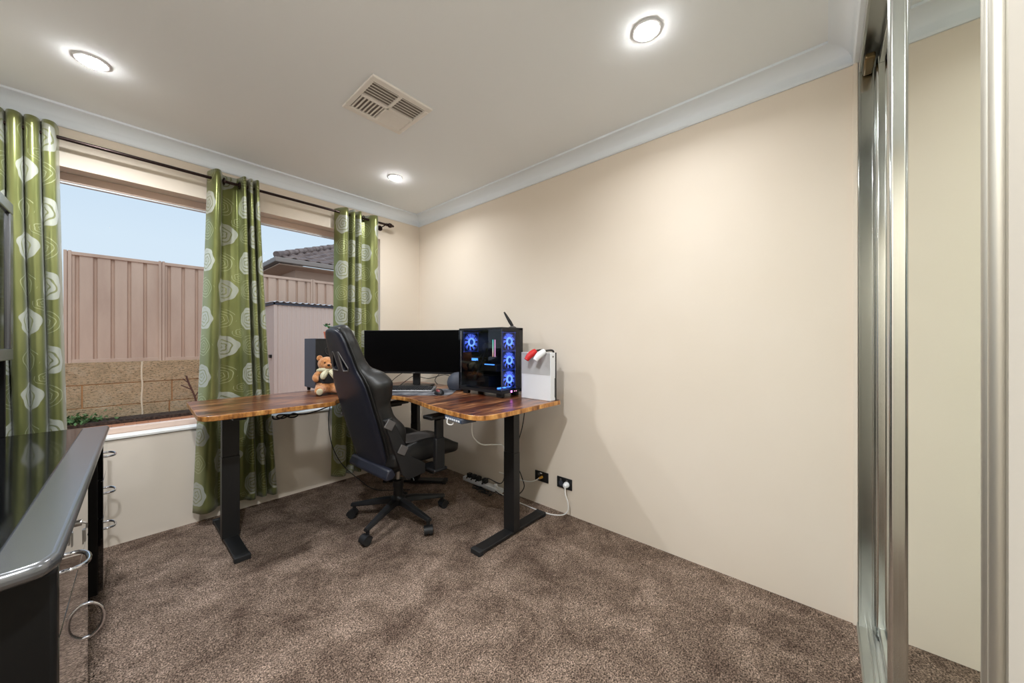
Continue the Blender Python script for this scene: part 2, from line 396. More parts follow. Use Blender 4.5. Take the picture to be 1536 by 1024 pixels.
# sliding mirror doors ----------------------------------------------
bm = bmesh.new()
box(bm, NX, 0, RY0-.125, RY0-.006, H-.10, H-.09); box(bm, NX, -0.012, RY0-.014, RY0-.006, H-.135, H-.10)
for y in (.066, .118): box(bm, NX, -.012, RY0-y-.004, RY0-y+.002, H-.135, H-.10)
struct(finish('trim_7', bm, 'alu', bevel=.001), 'aluminium top track of the mirrored doors', 'track')
bm = bmesh.new()
box(bm, NX, 0, RY0-.125, RY0+.002, 0, .006)
for y in (.0, .028, .042, .062, .085, .1, .12): box(bm, NX, 0, RY0-y-.004, RY0-y, .006, .016)
struct(finish('trim_8', bm, 'alu', bevel=.001), 'grooved aluminium floor track of the mirrored doors', 'track')
bm = bmesh.new(); box(bm, -.006, 0, RY0-.125, RY0-.004, .006, H-.10); box(bm, -.012, -.006, RY0-.012, RY0-.004, .006, H-.10); box(bm, -.012, -.006, RY0-.05, RY0-.044, .006, H-.1)
struct(finish('trim_9', bm, 'alu_bright', bevel=.001), 'aluminium jamb channel against the bare wall', 'jamb')
bm = bmesh.new(); box(bm, NX, NX+.072, RY0-.125, RY0-.016, .006, H-.10)
struct(finish('trim_10', bm, 'alu_soft', bevel=.001), 'aluminium jamb channel at the wall end', 'jamb')
bxo_b = bxo('trim_11', (-.13, -.013, RY0-.046, RY0-.016, H-.160, H-.136), 'bronze', bevel=.006); struct(bxo_b, 'small bronze track end stop', 'trim')
def mdoor(idx, x0, x1, yf, label, st=.034):
    d = bpy.data.objects.new('door_%d' % idx, None); COL.objects.link(d); d.location = (x0, yf, .016); struct(d, label, 'mirror door')
    w = x1-x0; h = H-.12-.018
    bxo('mirror_panel', (.02, w-.02, -.024, -.020, .02, h-.02), 'mirror', d)
    for a_ in (0, w-st):
        bm = bmesh.new()
        box(bm, a_, a_+st, -.036, -.012, 0, h)
        cyl(bm, (a_+st*.22, -.012, 0), (a_+st*.22, -.012, h), .0072, seg=14); cyl(bm, (a_+st*.78, -.012, 0), (a_+st*.78, -.012, h), .0072, seg=14)
        finish('stile', bm, 'alu_soft' if (idx == 2 and a_ == 0) else 'alu_bright', d)
    bxo('rail', (st, w-st, -.034, -.012, 0, .035), 'alu', d, bevel=.002); bxo('rail', (st, w-st, -.034, -.012, h-.028, h), 'alu', d, bevel=.002)
mdoor(1, -.96, -.02, RY0-.048, 'rear sliding mirror door against the bare wall')
mdoor(2, -1.548, -.86, RY0-.004, 'front sliding mirror door reflecting the bare wall')

# ================================================================== DOWNLIGHTS, VENT
def downlight(loc, label, power=1.0):
    t = thing('downlight', label, 'ceiling light', loc, 0, 'round recessed ceiling downlights')
    bm = bmesh.new(); lathe(bm, [(.056, 0), (.056, -.003), (.050, -.006), (.044, -.006), (.044, 0)], seg=40); finish('rim', bm, 'white_plastic', t)
    bm = bmesh.new(); lathe(bm, [(.0425, -.001), (.0425, -.008), (.038, -.012), (.024, -.0155), (.002, -.017)], seg=40); finish('diffuser', bm, 'lamp', t)
    ld = bpy.data.lights.new('lamp_light', 'AREA'); ld.shape = 'DISK'; ld.size = .08; ld.energy = LAMP_W*power; ld.spread = math.radians(156); ld.color = (.91, .955, 1)
    lo = bpy.data.objects.new('lamp_light', ld); COL.objects.link(lo); lo.parent = t; lo.location = (0, 0, -.0195)
    return t
downlight((-2.115, -.637, H), 'bright round downlight over the curtains and the black desk', 2.1)
downlight((-.635, -.634, H), 'bright round downlight near the far ceiling corner above the monitor', .85)
downlight((-.638, -2.538, H), 'bright round downlight nearest the mirrored doors', .74)
downlight((-2.115, -2.538, H), 'round downlight above the near end of the black desk, behind the camera', 3.8)

v = thing('ceiling_vent', 'square white four-way ceiling air vent with slanted louvres', 'air vent', (-1.087, -1.338, H))
A_ = .168; a2 = .152
bm = bmesh.new()
for x0, x1, y0, y1 in ((-A_, A_, -A_+0, -.130), (-A_, A_, .130, A_), (-A_, -.142, -.13, .13), (.142, A_, -.13, .13)): box(bm, x0, x1, y0*1.0, y1*1.0, -.012, 0)
finish('vent_frame', bm, 'vent', v, bevel=.005)
bm = bmesh.new(); box(bm, -.006, .006, -.13, .13, -.013, -.002); box(bm, -.142, .142, -.006, .006, -.013, -.002); finish('cross_bar', bm, 'vent', v)
bxo('vent_shade_sheet', (-.142, .142, -.13, .13, -.0015, -.0005), 'vent_dark', v)  # flat grey sheet, its colour paints the shade seen between the louvres
def louvres(x0, x1, y0, y1, along, tilt, n=7):
    for i in range(n):
        bm = bmesh.new(); c = (i+.5)/n
        if along == 'y':
            cx = x0+(x1-x0)*c; T = Matrix.Translation((cx, (y0+y1)/2, -.0065)) @ Matrix.Rotation(tilt, 4, 'Y'); box(bm, -.0068, .0068, -(y1-y0)/2, (y1-y0)/2, -.0008, .0008, T=T)
        else:
            cy = y0+(y1-y0)*c; T = Matrix.Translation(((x0+x1)/2, cy, -.0065)) @ Matrix.Rotation(tilt, 4, 'X'); box(bm, -(x1-x0)/2, (x1-x0)/2, -.0072, .0072, -.0008, .0008, T=T)
        finish('louvre', bm, 'vent', v, smooth=False)
louvres(-.142, -.006, -.13, -.006, 'x', .5, 6); louvres(.006, .142, -.13, -.006, 'x', .5, 6)
louvres(-.142, -.006, .006, .13, 'y', -.5, 7); louvres(.006, .142, .006, .13, 'x', -.3, 6)

# ================================================================== CURTAINS, ROD
rod = thing('curtain_rod', 'long dark bronze curtain rod above the window', 'curtain rod', (-.41, -.09, 2.238))
bm = bmesh.new(); cyl(bm, (-2.33, 0, 0), (.0, 0, 0), .0095, seg=16); finish('pole', bm, 'rod', rod)
bm = bmesh.new(); lathe(bm, [(.011, 0), (.015, .004), (.011, .012), (.009, .016), (.017, .022), (.021, .034), (.020, .046), (.012, .058), (.009, .062), (.011, .068), (.004, .078)], axis=(1, 0, 0), seg=20)
finish('finial', bm, 'rod', rod)
for bx_ in (-.015, -1.04, -2.27):
    bm = bmesh.new(); cyl(bm, (bx_, -.006, -.012), (bx_, .088, -.018), .005); lathe(bm, [(.024, 0), (.024, .006), (.012, .008)], c=(bx_, .09, -.018), axis=(0, -1, 0)); 
    tube(bm, [(bx_, -.014, .004), (bx_, -.008, -.013), (bx_, .010, -.013), (bx_, .014, .004)], .0035)
    finish('bracket', bm, 'rod', rod)

def curtain(label, top, bot, zt, zb, folds, sway=0, seed=1, eyel=()):
    """folds: list of (fraction across, y) of the gathered cloth at the rod; it opens a little towards the hem"""
    pts = smooth_path([(a_, b_, 0) for a_, b_ in folds], 9); n = len(pts); u = [0]
    for p, q in zip(pts, pts[1:]): u.append(u[-1]+math.hypot((q.x-p.x)*(top[1]-top[0]), q.y-p.y))
    bm = bmesh.new(); uvl = bm.loops.layers.uv.new('cloth'); rows = []; NZ = 60
    for j in range(NZ+1):
        t = j/NZ; z = zt+(zb-zt)*t; row = []
        x0 = top[0]+(bot[0]-top[0])*t**1.2; x1 = top[1]+(bot[1]-top[1])*t**1.2
        for i, p in enumerate(pts):
            w = noise.noise(Vector((p.x*4+seed*9, t*2.2, seed))); w2 = noise.noise(Vector((p.x*9, t*5, seed+4)))
            yy = -.085+(p.y+.085)*(1-.25*t)+w*.030*t+w2*.009*t
            if t < .03: yy = -.085+(p.y+.085)*1.0
            xx = x0+(x1-x0)*(p.x+w*.05*t*math.sin(PI*min(max(p.x, 0), 1)))+sway*math.sin(t*3)*t
            row.append(bm.verts.new((xx, min(yy, -.018), z)))
        rows.append(row)
    for j in range(NZ):
        for i in range(n-1):
            f = bm.faces.new((rows[j][i], rows[j+1][i], rows[j+1][i+1], rows[j][i+1]))
            for lp, (ii, jj) in zip(f.loops, ((i, j), (i, j+1), (i+1, j+1), (i+1, j))):
                lp[uvl].uv = (u[ii]+seed*.11, (zt+(zb-zt)*jj/NZ)+seed*.13+.2)
    me = bpy.data.meshes.new('curtain'); 
    bm.to_mesh(me); bm.free(); me.materials.append(M['curtain']); me.materials.append(M['lining']); me.shade_smooth()
    o = bpy.data.objects.new('curtain', me); COL.objects.link(o)
    s = o.modifiers.new('solid', 'SOLIDIFY'); s.thickness = .0025; s.offset = 1; s.material_offset = 1
    tag(o, label, 'curtain', 'green rose patterned satin curtains')
    for ex, ey in eyel:
        bm = bmesh.new(); X_ = top[0]+(top[1]-top[0])*ex
        tube(bm, [(X_, ey+.022*math.cos(k/12*2*PI), 2.238+.022*math.sin(k/12*2*PI)) for k in range(13)], .004, k=0, closed=True, seg=8)
        finish('eyelet', bm, 'rod', o)
    return o
f_left = []
NL = 9
for i in range(NL):
    for a_, b_ in ((0, -.066), (.16, -.108), (.38, -.124), (.64, -.124), (.86, -.108)): f_left.append(((i+a_)/NL, b_))
f_left.append((1, -.05))
curtain('green rose patterned curtain at the left, behind the black desk', (-2.72, -2.245), (-2.70, -2.205), 2.30, .10, f_left, 0, 1)
curtain('middle green rose patterned curtain, hanging behind the left end of the wooden desk', (-1.642, -1.372), (-1.716, -1.258), 2.292, .085,
        [(0, -.035), (.06, -.10), (.13, -.135), (.21, -.115), (.27, -.055), (.36, -.045), (.5, -.05), (.58, -.06), (.64, -.125), (.69, -.13), (.74, -.06), (.79, -.125), (.835, -.12), (.87, -.06), (.92, -.13), (.97, -.12), (1, -.045)], 0, 2, eyel=((.28, -.09), (.585, -.09)))
curtain('right-hand green rose patterned curtain beside the room corner, behind the gaming chair', (-.838, -.478), (-.868, -.455), 2.275, .075,
        [(0, -.03), (.05, -.09), (.13, -.135), (.21, -.12), (.26, -.06), (.31, -.13), (.36, -.125), (.40, -.06), (.45, -.13), (.51, -.125), (.56, -.055), (.63, -.05), (.70, -.06), (.77, -.115), (.86, -.14), (.94, -.11), (1, -.04)], 0, 3, eyel=((.60, -.09),))

# ================================================================== CORNER STANDING DESK
DZ = .807; TH = .027
dk = thing('standing_desk', 'rustic brown wooden corner standing desk on black steel legs', 'desk', (-.38, -.52, 0))
def rel(o): return o                       # children are built in world coordinates and shifted below
def kid(o, par): o.parent = par; o.matrix_parent_inverse = Matrix.Translation(-par.location) if par.rotation_euler.z == 0 else (Matrix.Translation(par.location) @ Matrix.Rotation(par.rotation_euler.z, 4, 'Z')).inverted(); return o
def sp2(pts, k=8): return [(p.x, p.y) for p in smooth_path([(a_, b_, 0) for a_, b_ in pts], k)]
outline = [(-1.755, -.15), (-1.775, -.70)] + sp2([(-1.775, -.74), (-1.755, -.785), (-1.70, -.805)], 5)[:-1] \
    + sp2([(-1.70, -.805), (-1.40, -.81), (-1.16, -.81), (-1.11, -.745), (-1.02, -.69), (-.89, -.685), (-.815, -.75), (-.785, -.86), (-.765, -1.0), (-.79, -1.17), (-.83, -1.36), (-.855, -1.55), (-.865, -1.69)], 8)[:-1] \
    + sp2([(-.865, -1.69), (-.85, -1.77), (-.79, -1.815), (-.70, -1.822)], 6)[:-1] + [(-.60, -1.824), (-.185, -1.824), (-.165, -1.80), (-.165, -.15)]
bm = bmesh.new(); prism(bm, outline, DZ-TH, DZ, 0, 1)
o = finish('desktop', bm, ['wood', 'wood_edge'], None, bevel=.003); kid(o, dk)
def leg(px, py, ang, ln=.58):
    T = Matrix.Translation((px, py, 0)) @ Matrix.Rotation(ang, 4, 'Z')
    bm = bmesh.new(); box(bm, -.0275, .0275, -.042, .042, .024, .50, T=T); box(bm, -.0262, .0262, -.0405, .0405, .50, DZ-TH-.035, T=T)
    kid(finish('leg', bm, 'black', None, bevel=.002), dk)
    bm = bmesh.new(); box(bm, -ln/2, ln/2, -.035, .035, .008, .027, T=T)
    foot = finish('foot', bm, 'black', None, bevel=.003); kid(foot, dk)
    for s_ in (-1, 1):
        bm = bmesh.new(); box(bm, s_*ln/2-.016, s_*ln/2+.016, -.037, .037, 0.0, .029, T=T)
        kid(finish('foot_cap', bm, 'rubber', None, bevel=.004), dk)
    bm = bmesh.new(); box(bm, -.25, .25, -.03, .03, DZ-TH-.035, DZ-TH, T=T)
    kid(finish('bracket', bm, 'black', None, bevel=.002), dk)
leg(-.425, -1.628, 0); leg(-1.592, -.425, PI/2, .60); leg(-.37, -.50, math.radians(-52), .50)
bm = bmesh.new(); box(bm, -1.55, -.42, -.47, -.43, DZ-TH-.035, DZ-TH-.002); box(bm, -.44, -.40, -1.60, -.47, DZ-TH-.035, DZ-TH-.002)
kid(finish('frame_rail', bm, 'black', None, bevel=.002), dk)
# height keypad under the front edge
kp = bmesh.new(); Tk = Matrix.Translation((-.835, -1.61, DZ-TH-.022)) @ Matrix.Rotation(math.radians(-8), 4, 'Z')
box(kp, -.03, .06, -.085, .085, -.003, .021, T=Tk)
kpo = kid(finish('keypad', kp, 'dgrey', None, bevel=.003), dk)
bm = bmesh.new(); box(bm, -.0335, -.030, -.08, .08, 0, .018, T=Tk); o = finish('keypad_display', bm, 'display', kpo); 
bm = bmesh.new()
for i in range(7): box(bm, -.036, -.033, -.07+i*.021, -.057+i*.021, .004, .013, T=Tk)
finish('keypad_button', bm, 'white_plastic', kpo)

# ================================================================== GAMING CHAIR
CH = Vector((-.80, -.955, 0)); yaw = math.radians(1)
ch = thing('gaming_chair', 'black leather gaming chair with tall winged back on a five-star base', 'chair', CH, yaw)
# local: +x facing direction, +y to its left, z up.  The camera sees its right (-y) side and its rear.
base_ang = [math.radians(a_) - yaw for a_ in (205, 275, 342, 56, 128)]
bm = bmesh.new()
lathe(bm, [(.040, .105), (.046, .115), (.046, .150), (.032, .165), (.030, .215), (.034, .222), (.034, .262), (.020, .268)], seg=24); finish('base_hub', bm, 'black_plastic', ch)
for a_ in base_ang:
    d = Vector((math.cos(a_), math.sin(a_), 0)); w = Vector((-d.y, d.x, 0)); bm = bmesh.new()
    secs = [(.030, .030, .110, .150), (.10, .024, .105, .145), (.20, .020, .092, .124), (.285, .018, .082, .106), (.318, .014, .080, .100)]
    rings = []
    for r_, hw, zb, zt in secs:
        c = d*r_
        rings.append([bm.verts.new(c+w*hw*sx_+Vector((0, 0, z_))) for sx_, z_ in ((-1, zb+.006), (-.8, zt-.006), (-.45, zt), (.45, zt), (.8, zt-.006), (1, zb+.006), (.7, zb), (-.7, zb))])
    skin(bm, rings); arm_o = finish('base_arm', bm, 'black_plastic', ch)
    # castor
    c = d*.300; roll = a_+random.uniform(-.9, .9)
    dr = Vector((math.cos(roll), math.sin(roll), 0)); ax = Vector((-dr.y, dr.x, 0)); cc_ = c+dr*.012
    bm = bmesh.new(); cyl(bm, c+Vector((0, 0, .05)), c+Vector((0, 0, .088)), .011)
    # hood
    rings = []
    for i in range(9):
        t = PI*(-.05+i/8*1.0); rings.append([bm.verts.new(cc_+dr*math.cos(t)*rr+Vector((0, 0, .028+math.sin(t)*rr))+ax*s_) for rr, s_ in ((.031, -.026), (.031, .026), (.024, .026), (.024, -.026))])
    skin(bm, rings); co = finish('castor', bm, 'black_plastic', ch)
    for s_ in (-1, 1):
        bm = bmesh.new(); q = cc_+Vector((0, 0, .028)); lathe(bm, [(.018, .004), (.026, .005), (.028, .010), (.028, .020), (.024, .0245), (.01, .025)], c=q, axis=ax*s_, seg=22); finish('castor_wheel', bm, 'rubber', co)
bm = bmesh.new(); cyl(bm, (0, 0, .26), (0, 0, .36), .014, seg=18); finish('gas_lift', bm, 'steel', ch)
bm = bmesh.new(); box(bm, -.13, .13, -.09, .09, .355, .385); box(bm, -.07, .07, -.055, .055, .335, .36); finish('tilt_mechanism', bm, 'black_plastic', ch, bevel=.006)
bm = bmesh.new(); tube(bm, [(.05, -.05, .355), (.07, -.14, .352), (.08, -.23, .348)], .006); ball(bm, (.083, -.245, .347), (.012, .03, .008)); finish('tilt_lever', bm, 'black_plastic', ch)
# seat: lofted cushion with raised side bolsters
def seat_mesh(zb):
    bm = bmesh.new(); rings = []
    for i in range(13):
        t = i/12; x = -.20+.56*t
        hw = .255*(1-.10*t)*(1 if 0 < i < 12 else .9); e_ = min(1, math.sin(PI*min(max((t*1.0), .04), .965))**.35)
        hb = .055*(1-.4*max(0, t-.6)/.4); drop = .05*max(0, t-.72)/.28
        top = zb+.105*e_-drop*.7; rings.append([bm.verts.new((x, y*hw, z)) for y, z in
            ((-1, zb+.035-drop*.4), (-1.02, zb+.06+hb*.6), (-.92, top+hb), (-.72, top+hb*.8), (-.58, top+.002), (-.3, top+.006), (0, top+.008), (.3, top+.006), (.58, top+.002), (.72, top+hb*.8), (.92, top+hb), (1.02, zb+.06+hb*.6), (1, zb+.035-drop*.4), (.8, zb), (0, zb-.004), (-.8, zb))])
    skin(bm, rings); return bm
finish('seat', seat_mesh(.405), 'leather', ch, sub=2)
bm = bmesh.new(); rings = []
for i in range(7):
    t = i/6; x = -.16+.46*t; rings.append([bm.verts.new((x, y*.125*(1-.3*abs(t-.5)), .517+z)) for y, z in ((-1, 0), (-.9, .008), (0, .012), (.9, .008), (1, 0))])
skin(bm, rings); finish('seat_highlight', bm, 'greyplastic', ch, sub=1)  # grey patch on the cushion, paints the highlight of the seat surface

# backrest: leaned back frame
lean = math.radians(16.5); B0 = Vector((-.175, 0, .415))
su = Vector((-math.sin(lean), 0, math.cos(lean))); fw = Vector((math.cos(lean), 0, math.sin(lean)))
def BP(s, w, d): return B0+su*s*.965+fw*d+Vector((0, w, 0))
def interp(tab, s):
    for (a_, *va), (b_, *vb) in zip(tab, tab[1:]):
        if s <= b_:
            t = (s-a_)/(b_-a_); t = t*t*(3-2*t); return [p+(q-p)*t for p, q in zip(va, vb)]
    return list(tab[-1][1:])
# s : rear half width, front half width, wing depth, centre depth
prof = [(.00, .175, .20, .10, .07), (.10, .205, .235, .135, .085), (.22, .215, .255, .150, .095), (.33, .215, .222, .115, .09), (.40, .212, .218, .115, .085), (.45, .213, .240, .135, .085),
        (.53, .210, .258, .150, .085), (.595, .190, .212, .135, .085), (.635, .160, .160, .085, .085), (.70, .145, .142, .075, .085), (.80, .128, .125, .07, .085), (.87, .105, .104, .065, .08), (.915, .06, .07, .055, .065)]
def cushion():
    bm = bmesh.new(); rings = []
    n = 40
    for i in range(n+1):
        s = .915*i/n; rw, hw, wd, th = interp(prof, s)
        if i == 0: rw *= .85; hw *= .9
        q = [(-rw*.5, 0), (-rw, .006), (-hw*.99, wd*.45), (-hw, wd*.85), (-hw*.93, wd), (-hw*.80, wd*.93+th*.05), (-hw*.62, th), (-hw*.3, th+.008), (0, th+.010),
             (hw*.3, th+.008), (hw*.62, th), (hw*.80, wd*.93+th*.05), (hw*.93, wd), (hw, wd*.85), (hw*.99, wd*.45), (rw, .006), (rw*.5, 0), (0, -.004)]
        rings.append([bm.verts.new(BP(s, a_, b_)) for a_, b_ in q])
    skin(bm, rings); return bm
def hole_tri(sgn, grow=0.0, d0=-.2, d1=.4):
    # harness openings: triangles with the tall side to the centre
    pts = [(.765+grow, .028), (.765+grow, .038), (.665, .100+grow), (.648-grow, .093+grow), (.645-grow, .034), (.66, .026)]
    bm = bmesh.new(); a_ = [bm.verts.new(BP(s, sgn*w, d0)) for s, w in pts]; b_ = [bm.verts.new(BP(s, sgn*w, d1)) for s, w in pts]
    skin(bm, [a_, b_]); bmesh.ops.recalc_face_normals(bm, faces=bm.faces); return bm, pts
def boolean_cut(o, cutters):
    dg = bpy.context.evaluated_depsgraph_get()
    for c in cutters:
        md = o.modifiers.new('cut', 'BOOLEAN'); md.operation = 'DIFFERENCE'; md.object = c; md.solver = 'EXACT'
    bpy.context.view_layer.update(); dg = bpy.context.evaluated_depsgraph_get()
    me = bpy.data.meshes.new_from_object(o.evaluated_get(dg)); o.modifiers.clear(); o.data = me
cut = []
for sg in (-1, 1):
    bmh, _ = hole_tri(sg); mh = bpy.data.meshes.new('cutter'); bmh.to_mesh(mh); bmh.free(); oc = bpy.data.objects.new('cutter', mh); COL.objects.link(oc); cut.append(oc)
back = finish('backrest', cushion(), 'leather', None, sub=1); boolean_cut(back, cut); back.data.shade_smooth(); back.data.set_sharp_from_angle(angle=math.radians(50)); back.parent = ch
# rear shell
bm = bmesh.new(); rings = []
for i in range(41):
    s = .012+.895*i/40; rw = interp(prof, s)[0]*.965
    if i == 0 or i == 40: rw *= .8
    rings.append([bm.verts.new(BP(s, a_*rw, b_)) for a_, b_ in ((-1, .012), (-1.0, -.006), (-.86, -.016), (-.5, -.020), (0, -.022), (.5, -.020), (.86, -.016), (1.0, -.006), (1, .012), (0, .006))])
skin(bm, rings); shell = finish('back_shell', bm, 'shell', None, sub=1); boolean_cut(shell, cut); shell.data.shade_smooth(); shell.data.set_sharp_from_angle(angle=math.radians(50)); shell.parent = ch
for oc in cut: bpy.data.objects.remove(oc)
for sg in (-1, 1):
    bmh, pts = hole_tri(sg); bmh.free(); bm = bmesh.new()
    pp = [BP(s, sg*w, -.020) for s, w in pts]; tube(bm, pp+[pp[0]], .0045, k=0, closed=True, seg=8); finish('harness_rim', bm, 'greyplastic', ch)
# seams along the shell edge
for sg in (-1, 1):
    bm = bmesh.new(); tube(bm, [BP(s/20*.88+.02, sg*(interp(prof, s/20*.88+.02)[0]+.001), .012) for s in range(21)], .004, k=0, seg=6); finish('piping', bm, 'leather', ch)
# recline brackets and cross bar
for sg in (-1, 1):
    bm = bmesh.new(); y = sg*.262
    def plate(pts, y0, y1):
        a_ = [bm.verts.new((x, y0, z)) for x, z in pts]; b_ = [bm.verts.new((x, y1, z)) for x, z in pts]; skin(bm, [a_, b_])
    plate([(-.255, .735), (-.205, .745), (-.085, .50), (.02, .43), (.02, .37), (-.10, .36), (-.14, .40)], y-.012, y+.012)
    br_ = finish('recline_bracket', bm, 'black_plastic', ch, bevel=.004)
    for (x, z) in ((-.222, .705), (-.140, .545)):
        bm = bmesh.new(); T = Matrix.Translation((x, y+sg*.014, z)) @ Matrix.Rotation(math.radians(32), 4, 'Y'); box(bm, -.026, .026, -.006, .006, -.026, .026, T=T)
        finish('bracket_cap', bm, 'greyplastic', br_, bevel=.003)
bm = bmesh.new(); rings = []
for y in (-.25, .205): rings.append([bm.verts.new((x, y, z+.018)) for x, z in ((-.235, .375), (-.215, .42), (-.19, .425), (-.165, .385), (-.19, .36), (-.225, .36))])
skin(bm, rings); finish('rear_cover', bm, 'shell', ch, bevel=.008)
# armrests
for sg in (-1, 1):
    bm = bmesh.new(); y = sg*.315
    box(bm, .04, .14, min(sg*.18, sg*.34), max(sg*.18, sg*.34), .372, .392); box(bm, .055, .125, y-.018, y+.018, .385, .58); finish('arm_post', bm, 'black_plastic', ch, bevel=.008)
    bm = bmesh.new(); box(bm, .062, .118, y-.013, y+.013, .57, .692); finish('arm_slider', bm, 'black', ch, bevel=.004)
    bm = bmesh.new(); box(bm, .0, .26, y-.045, y+.045, .703, .726); box(bm, .09, .21, y-.03, y+.03, .690, .704); finish('arm_pad', bm, 'leather', ch, bevel=.012, seg=3)

# ================================================================== THINGS ON THE DESK
VA = math.radians(-48.4)
# monitor
mo = thing('monitor', 'wide black computer monitor, switched off, on a slim black stand', 'monitor', (-.39, -.53, DZ), math.radians(-57))
bm = bmesh.new(); rings = []
def curve_slab(bm, w, z0, z1, y0, y1, n=14, R_=1.9):
    rings = []
    for i in range(n+1):
        x = -w/2+w*i/n; dy = -(R_-math.sqrt(R_*R_-x*x)); rings.append([bm.verts.new((x, y0+dy, z0)), bm.verts.new((x, y0+dy, z1)), bm.verts.new((x, y1+dy, z1)), bm.verts.new((x, y1+dy, z0))])
    skin(bm, rings)
Zm0, Zm1 = .108, .462
curve_slab(bm, .815, Zm0, Zm1, -.045, -.020); box(bm, -.17, .17, -.025, .02, .20, .38); finish('housing', bm, 'black_plastic', mo, bevel=.003)
bm = bmesh.new(); curve_slab(bm, .803, Zm0+.016, Zm1-.005, -.0462, -.0448); finish('screen', bm, 'screen', mo)
bm = bmesh.new(); box(bm, -.03, .03, .012, .035, .012, .34); finish('stand_neck', bm, 'black_plastic', mo, bevel=.003)
bm = bmesh.new(); box(bm, -.13, .13, -.10, .10, 0, .012); finish('stand_base', bm, 'black_plastic', mo, bevel=.004)
bm = bmesh.new(); box(bm, -.014, .014, -.0478, -.0455, Zm0+.004, Zm0+.010); finish('maker_badge', bm, 'greyplastic', mo)

# mouse pad, keyboard, mouse
er_ = Vector((.66369, -.74801, 0)); ef_ = Vector((.74801, .66369, 0))
def cw(Xc, Yc, z=DZ): return Vector((CAM.x, CAM.y, 0))+er_*Xc+ef_*Yc+Vector((0, 0, z))
bm = bmesh.new(); prism(bm, sp2([(-.34, -.10), (-.34, .17)], 1)+sp2([(.30, .17), (.335, .15), (.34, .12)], 4)+sp2([(.34, -.08), (.325, -.135), (.27, -.15)], 4)+sp2([(-.30, -.15), (-.335, -.135), (-.34, -.10)], 4)[:-1], 0, .003)
pad = finish('mouse_pad', bm, 'pad'); pad.location = cw(-.76, 2.565); pad.rotation_euler = (0, 0, VA); tag(pad, 'large grey cloth desk mat under the keyboard and mouse', 'mouse pad')
kb = thing('keyboard', 'full-size computer keyboard with black keys and silver case', 'keyboard', cw(-.795, 2.62, DZ+.003), VA)
bm = bmesh.new(); T = Matrix.Rotation(math.radians(5), 4, 'X'); box(bm, -.22, .22, -.075, .075, .006, .021, T=T); box(bm, -.2, .2, .04, .06, 0, .01); finish('case', bm, 'kb', kb, bevel=.004)
nk = 0
for r_ in range(6):
    x = -.212
    widths = ([.0145]*23) if r_ != 5 else ([.018]*3+[.092]+[.018]*4+[.0145]*7)
    for w_ in widths:
        if x+w_ > .214: break
        bm = bmesh.new(); y = -.060+r_*.0205
        a_ = [T @ Vector(p) for p in ((x, y, .021), (x+w_, y, .021), (x+w_, y+.017, .021), (x, y+.017, .021))]; b_ = [T @ Vector(p) for p in ((x+.0018, y+.0018, .030), (x+w_-.0018, y+.0018, .030), (x+w_-.0018, y+.0155, .030), (x+.0018, y+.0155, .030))]
        skin(bm, [[bm.verts.new(p) for p in a_], [bm.verts.new(p) for p in b_]])
        if nk < 96: finish('key', bm, 'key', kb, smooth=False)
        else:
            if nk == 96: rest = bmesh.new()
            me_ = bpy.data.meshes.new('tmp'); bm.to_mesh(me_); bm.free(); rest.from_mesh(me_); bpy.data.meshes.remove(me_)
        nk += 1; x += w_+.0038
if nk > 96:
    o = finish('key_field', rest, 'key', kb, smooth=False); o['kind'] = 'stuff'
ms = thing('computer_mouse', 'small black and dark red computer mouse on the grey mat', 'mouse', cw(-.508, 2.46, DZ+.003), VA+.5)
bm = bmesh.new(); ball(bm, (0, 0, .008), (.032, .055, .030), 20, 14)
for v_ in bm.verts: v_.co.z = max(v_.co.z, 0)
finish('shell', bm, 'black_plastic', ms)
bm = bmesh.new(); ball(bm, (-.010, -.01, .022), (.015, .036, .014), 14, 8); finish('side_panel', bm, mat('mouse_red', srgb(120, 50, 52), .4), ms)
bm = bmesh.new(); cyl(bm, (-.005, .036, .028), (.005, .036, .028), .008); finish('scroll_wheel', bm, 'greyplastic', ms)

# loudspeaker, plant, bear
sp = thing('loudspeaker', 'tall dark grey box loudspeaker on short feet by the window', 'loudspeaker', (-.99, -.215, DZ))
bxo('cabinet', (-.096, .096, -.10, .115, .028, .392), 'dgrey', sp, bevel=.002)
bxo('front_baffle', (-.094, .094, -.106, -.100, .030, .390), 'black', sp, bevel=.002)
for (z, r_) in ((.15, .062), (.30, .030)):
    bm = bmesh.new(); lathe(bm, [(r_*1.12, 0), (r_*1.12, .004), (r_, .005), (r_*.85, .001), (r_*.3, -.004+.006), (r_*.01, .008)], c=(0, -.106, z), axis=(0, -1, 0), seg=30); finish('driver', bm, 'rubber', sp)
for sx_ in (-1, 1):
    for sy_ in (-1, 1):
        bm = bmesh.new(); cyl(bm, (sx_*.075, sy_*.085, 0), (sx_*.075, sy_*.085, .028), .010, .014); finish('foot', bm, 'black', sp)
pl = thing('potted_plant', 'tiny green plant in an orange pot standing on the loudspeaker', 'plant', (-.960, -.23, DZ+.392))
bm = bmesh.new(); lathe(bm, [(.026, 0), (.034, .045), (.036, .045), (.036, .052), (.030, .052), (.028, .044)], seg=24); finish('pot', bm, 'red_fire', pl)
bm = bmesh.new(); tube(bm, [(0, 0, .045), (.004, 0, .07), (-.006, .0, .10)], .0025); finish('stem', bm, 'leaf', pl)
bm = bmesh.new()
